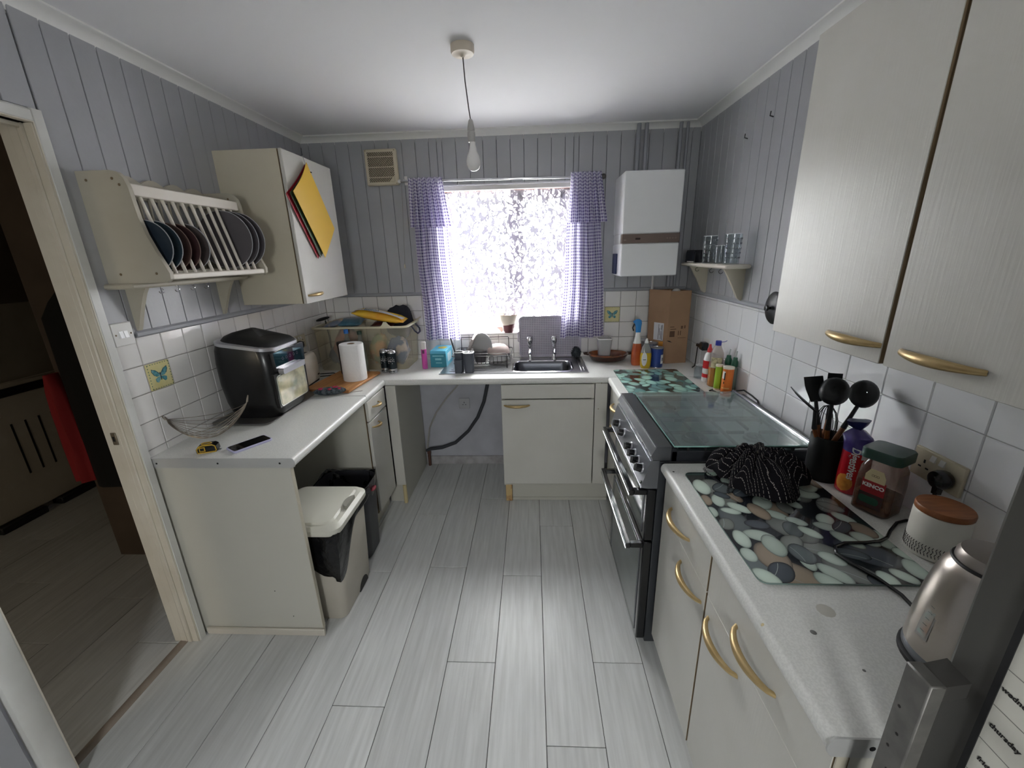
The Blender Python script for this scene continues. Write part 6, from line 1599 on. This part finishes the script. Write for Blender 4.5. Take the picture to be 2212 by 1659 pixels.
utensil('serving_spoon', 'black spoon with deep bowl leaning right towards the tiles', (.945,1.305,zf), (.985,1.270,1.09), (1.018,1.275,1.165), scoop(.043,.022,(.2,.75,-.5),.040))
utensil('pasta_fork', 'black fork head standing behind the ladle', (.960,1.318,zf), (.972,1.322,1.10), (.976,1.330,1.20), blade(.022,.040,.055, (.05,.1,.98), (.9,-.3,0), .014))
t2 = thing('whisk', 'black wire balloon whisk between the other utensils', 'utensil', (.955, 1.300, zf), 0, 'cooking utensils in the black pot')
MB().tube([(.960,1.300,zf), (.956,1.300,1.03)], .007, 9).build('wooden_grip', WOODH, t2)
for k in range(6):
    a = PI*k/6; X = Vector((math.cos(a), math.sin(a), 0)); b0 = Vector((.956,1.300,1.03)); ax = Vector((-.06,.02,1)).normalized()
    MB().tube([tuple(b0+ax*.125*(1-math.cos(s*PI/7))/2*1.0+X*.030*math.sin(s*PI/7)*(1 if True else 0)) if s <= 7 else (0,0,0) for s in range(0, 8)], .0013, 5).tube([tuple(b0+ax*.125*(1-math.cos(s*PI/7))/2-X*.030*math.sin(s*PI/7)) for s in range(0, 8)], .0013, 5).build('wire', UB, t2)

# ---- biscuits, coffee jar, canister, kettle
t = thing('biscuit_packet', 'red biscuit packet with twisted purple-blue top', 'packet', (1.000, 1.212, WT))
x, y = 1.000, 1.212
BR = mat('red_biscuit_wrapper', (196,30,34), .25, c2=(170,24,40), ns=8, coat=.4); BPU = mat('purple_blue_wrapper', (74,60,130), .25, c2=(96,86,150), ns=16, coat=.4)
MB().lathe([(.034,0),(.039,.004),(.040,.06),(.0385,.14)], (x, y, WT), 24, True, False).build('red_wrapper', BR, t)
rings = []
for z, r_, tw in ((.140,.0385,0),(.165,.040,0),(.190,.036,.1),(.205,.024,.2),(.213,.012,.3)):
    rings.append([(x+r_*(1+.10*math.sin(5*a*PI/12+tw*9)*(z > .18))*math.cos(a*PI/12+tw)-.018*max(0, (z-.16)/.05), y+r_*math.sin(a*PI/12+tw)*(1 if z < .2 else .6), WT+z) for a in range(24)])
MB().ring(rings, False, True).build('purple_wrapper', BPU, t)
mb = MB(); n_ = 9
mb.ring([[(x-.018+dx*(.012+.030*(k > 0))*math.cos(a*PI/9), y+.010*(1+.3*k)*math.sin(a*PI/9)*(1+.25*math.sin(4*a*PI/9)), WT+.211+.014*k) for a in range(18)] for k, dx in ((0,.6),(1,.7),(2,.85))])
mb.build('crimped_end', mat('navy_crimp', (32,34,92), .4), t)
def on_cyl(rr, a0, a1, z0, z1, cx_=x, cy_=y): return lambda u, v: (cx_+rr*math.cos(a0+(a1-a0)*u), cy_+rr*math.sin(a0+(a1-a0)*u), WT+z0+(z1-z0)*v)
vd = math.atan2(-y, -x)
MB().sheet(lambda u, v: (x+.0406*math.cos(vd-.45+(u-.5)*1.15*math.sqrt(max(0,1-(2*v-1)**2))), y+.0406*math.sin(vd-.45+(u-.5)*1.15*math.sqrt(max(0,1-(2*v-1)**2))), WT+.010+.058*v), 10, 10).build('biscuit_print', mat('golden_biscuit_print', (222,150,60), .4, c2=(196,116,44), ns=60), t)
mb = MB(); mb.text('Digestives', .030, Matrix.Identity(4), .0003, .25, .0006)
for v in mb.bm.verts:
    s_, h_, d_ = v.co.x, v.co.y, v.co.z
    a = vd-.10+h_/.0405; rr = .0412+d_
    v.co = Vector((x+rr*math.cos(a), y+rr*math.sin(a), WT+.108-s_*.86))
mb.build('lettering', WINK, t, smooth=False)
MB().sheet(on_cyl(.0404, vd+.3, vd+.9, .125, .150), 6, 2).build('white_print', WINK, t)

JX, JY, JR = 1.000, 1.108, math.radians(22)
t = thing('coffee_jar', 'square glass coffee jar with dark green lid and red label', 'jar', (JX, JY, WT), JR)
def sq(h, r_, z): return rrect(0, 0, h, h, r_, z, 5)
MB().ring([sq(.040,.014,0), sq(.046,.018,.006), sq(.047,.018,.09), sq(.045,.02,.135), sq(.038,.022,.158), sq(.034,.022,.165)], True, True).build('glass', glass('jar_glass', (216,206,198), 1.3, .03, .16, (150,126,112)), t, local=True)
MB().ring([sq(.038,.014,.004), sq(.043,.016,.008), sq(.0435,.016,.058), sq(.041,.016,.060)]).build('coffee', mat('brown_coffee', (92,58,40), .9, c2=(120,78,52), ns=90), t, local=True)
GL = mat('dark_green_lid', (26,62,50), .35, coat=.2)
MB().ring([sq(.044,.018,.1655), sq(.0485,.018,.167), sq(.0485,.018,.192), sq(.046,.018,.196)]).build('lid', GL, t, local=True)
def side(x0, x1, z0, z1, m, name, off=.0004, shape=None):
    mb = MB(); pts = shape or [(x0,z0),(x1,z0),(x1,z1),(x0,z1)]
    mb.prism(pts, 'y', -.0472-off, -.0466)
    return mb.build(name, m, t, local=True)
# label faces the room (local -Y turned to the camera side)
t.rotation_euler = (0, 0, -math.radians(62))
side(-.026,.030,.066,.108, mat('deep_red_label', (150,28,34), .4), 'red_label')
side(0,0,0,0, mat('cream_label', (206,190,150), .5), 'cream_label', .0006, [(-.022,.104),(.026,.104),(.026,.122),(.018,.140),(-.012,.140),(-.022,.122)])
side(-.028,.030,.022,.066, mat('dark_maroon_label', (70,30,32), .4, c2=(52,44,38), ns=40), 'lower_label')
mb = MB(); mb.ring([[(px, yy, pz) for px, pz, _ in rrect(-.002,.045,.024,.011,.009,0,4)] for yy in (-.0480,-.0470)]); mb.build('green_badge', mat('dark_green_badge', (30,74,54), .4), t, local=True)
M = Matrix.Translation((.002, -.0482, .090)) @ Matrix.Rotation(PI/2, 4, 'X')
MB().text('KENCO', .0150, M, .0003, 0, .0006).build('lettering', WINK, t, local=True, smooth=False)
mb = MB()
for k in range(3): mb.tube([(-.004+.006*k+.003*math.cos(a*PI/5), -.0482, .122+.003*math.sin(a*PI/5)) for a in range(10)], .0005, 4, True)
mb.build('small_emblem', mat('grey_brown_ink', (110,96,76), .6), t, local=True)

t = thing('canister', 'white ceramic canister with wooden lid and hatched band', 'canister', (1.000, .925, WT))
CE = mat('white_ceramic', (222,218,208), .3)
MB().lathe([(.050,0),(.0545,.004),(.055,.010),(.055,.112),(.053,.116)], (1.0, .925, WT), 36).build('body', CE, t)
MB().lathe([(.0505,.1161),(.0545,.118),(.055,.128),(.053,.132),(.001,.132)], (1.0, .925, WT), 36).build('wooden_lid', mat('acacia_lid', (152,92,50), .4, c2=(122,70,34), ns=5, st=(3,14,3), det=6), t)
mb = MB()
for row in range(4):
    for k in range(54):
        a = 2*PI*k/54+(.058 if row % 2 else 0); z_ = WT+.012+.0075*row; rr = .0553; da = .035 if row % 2 else -.035
        mb.tube([(1.0+rr*math.cos(a), .925+rr*math.sin(a), z_), (1.0+rr*math.cos(a+da), .925+rr*math.sin(a+da), z_+.006)], .0009, 3)
mb.build('hatched_band', mat('dark_hatch_ink', (62,56,52), .6), t)['kind'] = 'stuff'

KX, KY = .772, .612
t = thing('kettle', 'brushed steel kettle with a grey lid beside the fridge', 'kettle', (KX, KY, WT))
MB().lathe([(.082,0),(.084,.003),(.084,.010),(.078,.014)], (KX, KY, WT), 40).build('power_base', BLACKM, t)
MB().lathe([(.078,.0142),(.080,.017),(.080,.030),(.0795,.032)], (KX, KY, WT), 40, True, False).build('base_band', mat('grey_kettle_band', (120,122,128), .35, .5), t)
KS = mat('brushed_kettle_steel', (186,178,170), .32, 1.0, bump=.03, bs=3, bst=(3,3,90))
MB().lathe([(.0795,.032),(.078,.08),(.073,.14),(.067,.180),(.061,.205),(.054,.218),(.050,.222)], (KX, KY, WT), 44, False, False).build('body', KS, t, ang=60)
MB().tube([(KX+.0505*math.cos(a*PI/20), KY+.0505*math.sin(a*PI/20), WT+.2225) for a in range(40)], .003, 6, True).build('lid_seal', BLACKM, t)
MB().lathe([(.049,.222),(.048,.236),(.044,.243),(.001,.246)], (KX, KY, WT), 36).build('lid', mat('warm_grey_lid', (158,150,144), .35, .6), t)
MB().lathe([(.014,.2445),(.013,.2475),(.001,.2478)], (KX+.018, KY-.004, WT), 18).build('lid_button', mat('dark_lid_button', (60,56,56), .4), t)
ha = math.radians(20)
hx, hy = math.cos(ha), math.sin(ha)
MB().tube([(KX+hx*.060, KY+hy*.060, WT+.205), (KX+hx*.095, KY+hy*.095, WT+.222), (KX+hx*.125, KY+hy*.125, WT+.195), (KX+hx*.128, KY+hy*.128, WT+.12), (KX+hx*.105, KY+hy*.105, WT+.055), (KX+hx*.076, KY+hy*.076, WT+.045)], [.011,.012,.012,.012,.011,.009], 10).build('handle', BLACKM, t)
sa = math.radians(200)
# water gauge window with scale on the side facing the cooker and the room
ga = math.radians(178)
def gauge(rr): return lambda u, v: (KX+(rr+.0790-.0062*v-.006*v*v)*math.cos(ga+(u-.5)*.30), KY+(rr+.0790-.0062*v-.006*v*v)*math.sin(ga+(u-.5)*.30), WT+.066+.098*v)
MB().sheet(gauge(.0006), 8, 10).build('gauge_frame', mat('gauge_frame_grey', (150,146,142), .4), t)
MB().sheet(lambda u, v: gauge(.0010)(.14+.72*u, .06+.88*v), 8, 10).build('water_gauge', mat('pale_green_gauge', (158,170,166), .15, c2=(168,146,132), ns=14, lo=.45, hi=.6), t)
mb = MB()
for k in range(6): mb.tube([gauge(.0014)(.34, .16+.13*k), gauge(.0014)(.64, .16+.13*k)], .0007, 4)
mb.build('gauge_marks', mat('grey_gauge_ink', (104,110,110), .5), t)
o = MB().tube([(1.063, 1.018, 1.012), (1.060, 1.020, .96), (1.058, 1.035, WT+.012), (1.040, 1.048, WT+.0045), (1.005, 1.036, WT+.0045), (.959, 1.000, WT+.0046), (.925, .968, WT+.0086), (.895, .952, WT+.0092), (.854, .946, WT+.0092), (.80, .944, WT+.0092), (.768, .930, WT+.0092), (.752, .902, WT+.0095), (.765, .866, WT+.0095), (.790, .820, WT+.0095), (.806, .775, WT+.006), (.80, .712, WT+.006), (.797, .694, WT+.006)], .0042, 9).build('cable', BLACKP, org=(.9, .95, WT)); tag(o, 'black kettle cable curling over the pebble saver', 'cable')
t = thing('pan_lid', 'dark round lid peeking out on the wall beside the upper cupboard', 'lid', (XR-.03, 1.93, 1.31))
mb = MB(); mb.M = Matrix.Translation((XR-.024, 1.928, 1.385)) @ Matrix.Rotation(-PI/2, 4, 'Y')
mb.lathe([(.070,0),(.072,.004),(.066,.010),(.03,.018),(.001,.020)], seg=30); mb.build('lid', UB, t)
mb = MB(); mb.M = Matrix.Translation((XR-.044, 1.928, 1.385)) @ Matrix.Rotation(-PI/2, 4, 'Y')
mb.lathe([(.006,0),(.006,.008),(.014,.014),(.012,.022),(.001,.023)], seg=16); mb.build('knob', BLACKP, t)
MB().tube([(XR-.012, 1.975, 1.432), (XR-.03, 1.972, 1.436), (XR-.034, 1.97, 1.428)], .003, 6).build('hook', BLACKP, t)
# small hooks screwed into the right-hand boards
for (y_, z_, lb_) in ((2.20, 2.205, 'small dark hook high on the right wall boards, near the cupboard'), (2.425, 2.17, 'small dark nail high on the right wall boards, nearer the corner')):
    o = MB().tube([(XR-.0115, y_, z_), (XR-.030, y_-.004, z_+.004), (XR-.032, y_-.012, z_+.020)], .0028, 6).build('wall_hook', BLACKM, org=(XR-.012, y_, z_)); tag(o, lb_, 'hook')

# ================================================================ bins under the left worktop
t = thing('pedal_bin', 'grey kitchen bin with a pale lid and black bag, nearest the doorway', 'bin', (-1.04, 1.69, 0))
BG = mat('warm_grey_bin', (184,178,166), .5, c2=(174,168,156), ns=4); LIDC = mat('pale_grey_bin_lid', (206,204,192), .4)
bx0, by0 = -1.045, 1.690
MB().ring([rrect(bx0,by0,.140,.158,.035,0), rrect(bx0,by0,.146,.163,.038,.02), rrect(bx0,by0,.168,.174,.045,.470)], True, True).build('body', BG, t)
mb = MB(); mb.M = Matrix.Translation((bx0+.1455, by0+.05, .006)); mb.prism([(.05*math.cos(PI*k/12), .052*math.sin(PI*k/12)) for k in range(13)], 'x', -.012, .0035); mb.build('foot_recess', mat('dark_bin_recess', (44,42,42), .7), t)
lr = [rrect(bx0+.002,by0,.176,.180,.05,.478,7), rrect(bx0+.002,by0,.180,.184,.052,.486,7), rrect(bx0+.002,by0,.180,.184,.052,.506,7), rrect(bx0,by0,.166,.170,.048,.520,7), rrect(bx0-.005,by0,.150,.155,.045,.523,7), rrect(bx0-.01,by0,.146,.151,.045,.531,7), rrect(bx0-.01,by0,.11,.12,.04,.536,7)]
L_ = MB().ring(lr).build('lid', LIDC, t, ang=30)
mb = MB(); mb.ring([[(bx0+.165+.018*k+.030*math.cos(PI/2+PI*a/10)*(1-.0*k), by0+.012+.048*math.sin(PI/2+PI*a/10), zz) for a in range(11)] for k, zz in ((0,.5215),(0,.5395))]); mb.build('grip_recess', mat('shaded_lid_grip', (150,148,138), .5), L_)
BAG = mat('black_bin_bag', (12,12,15), .22, coat=.3, bump=.8, bs=26)
def bag(u, v):
    a = -1.75+2.75*u; d = .006+.012*math.sin(PI*v)+.008*abs(math.sin(11*u+3*v))
    rx_, ry_ = .176+d, .181+d
    ca, sa_ = math.cos(a), math.sin(a)
    k = 1/max(abs(ca)/1.0, abs(sa_)/1.0)*.92
    drop = .02+.24*math.exp(-((u-.40)/.20)**2)+.10*math.exp(-((u-.1)/.2)**2)+.03*math.sin(9*u)
    return (bx0+max(-1, min(1, k*ca))*rx_*(1-.10*v*drop/.25), by0+max(-1, min(1, k*sa_))*ry_*(1-.05*v*drop/.25), .487-v*drop)
MB().sheet(bag, 46, 16).build('bin_bag', BAG, t, ang=70)
t = thing('waste_bin', 'dark grey bin with a black bag, behind the lidded one', 'bin', (-1.05, 2.035, 0))
bx1, by1 = -1.06, 2.020
MB().ring([rrect(bx1,by1,.120,.100,.06,0,7), rrect(bx1,by1,.126,.106,.062,.012,7), rrect(bx1,by1,.150,.125,.07,.455,7), rrect(bx1,by1,.146,.121,.068,.455,7), rrect(bx1,by1,.125,.10,.06,.03,7)], True, True).build('body', mat('dark_grey_bin', (54,54,60), .4, c2=(44,44,48), ns=5), t)
def bag2(u, v):
    a = 2*PI*u; d = .005+.006*abs(math.sin(8*a+2*v))
    ca, sa_ = math.cos(a), math.sin(a); p = .55
    ex, ey = math.copysign(abs(ca)**p, ca), math.copysign(abs(sa_)**p, sa_)
    drop = .11+.05*math.sin(2*a+1)+.025*math.sin(5*a)
    z = .462+.018*math.sin(3*a)*(1-v) if v < .15 else .458-(v-.15)*drop/.85
    return (bx1+ex*(.148+d-.02*v), by1+ey*(.123+d-.014*v), z)
MB().sheet(bag2, 56, 12).build('bin_bag', BAG, t, ang=70)
MB().ball((bx1+.150, by1+.02, .40), (.014,.03,.01), 10, 6).build('pink_mark', mat('pink_bag_print', (160,60,70), .5), t)
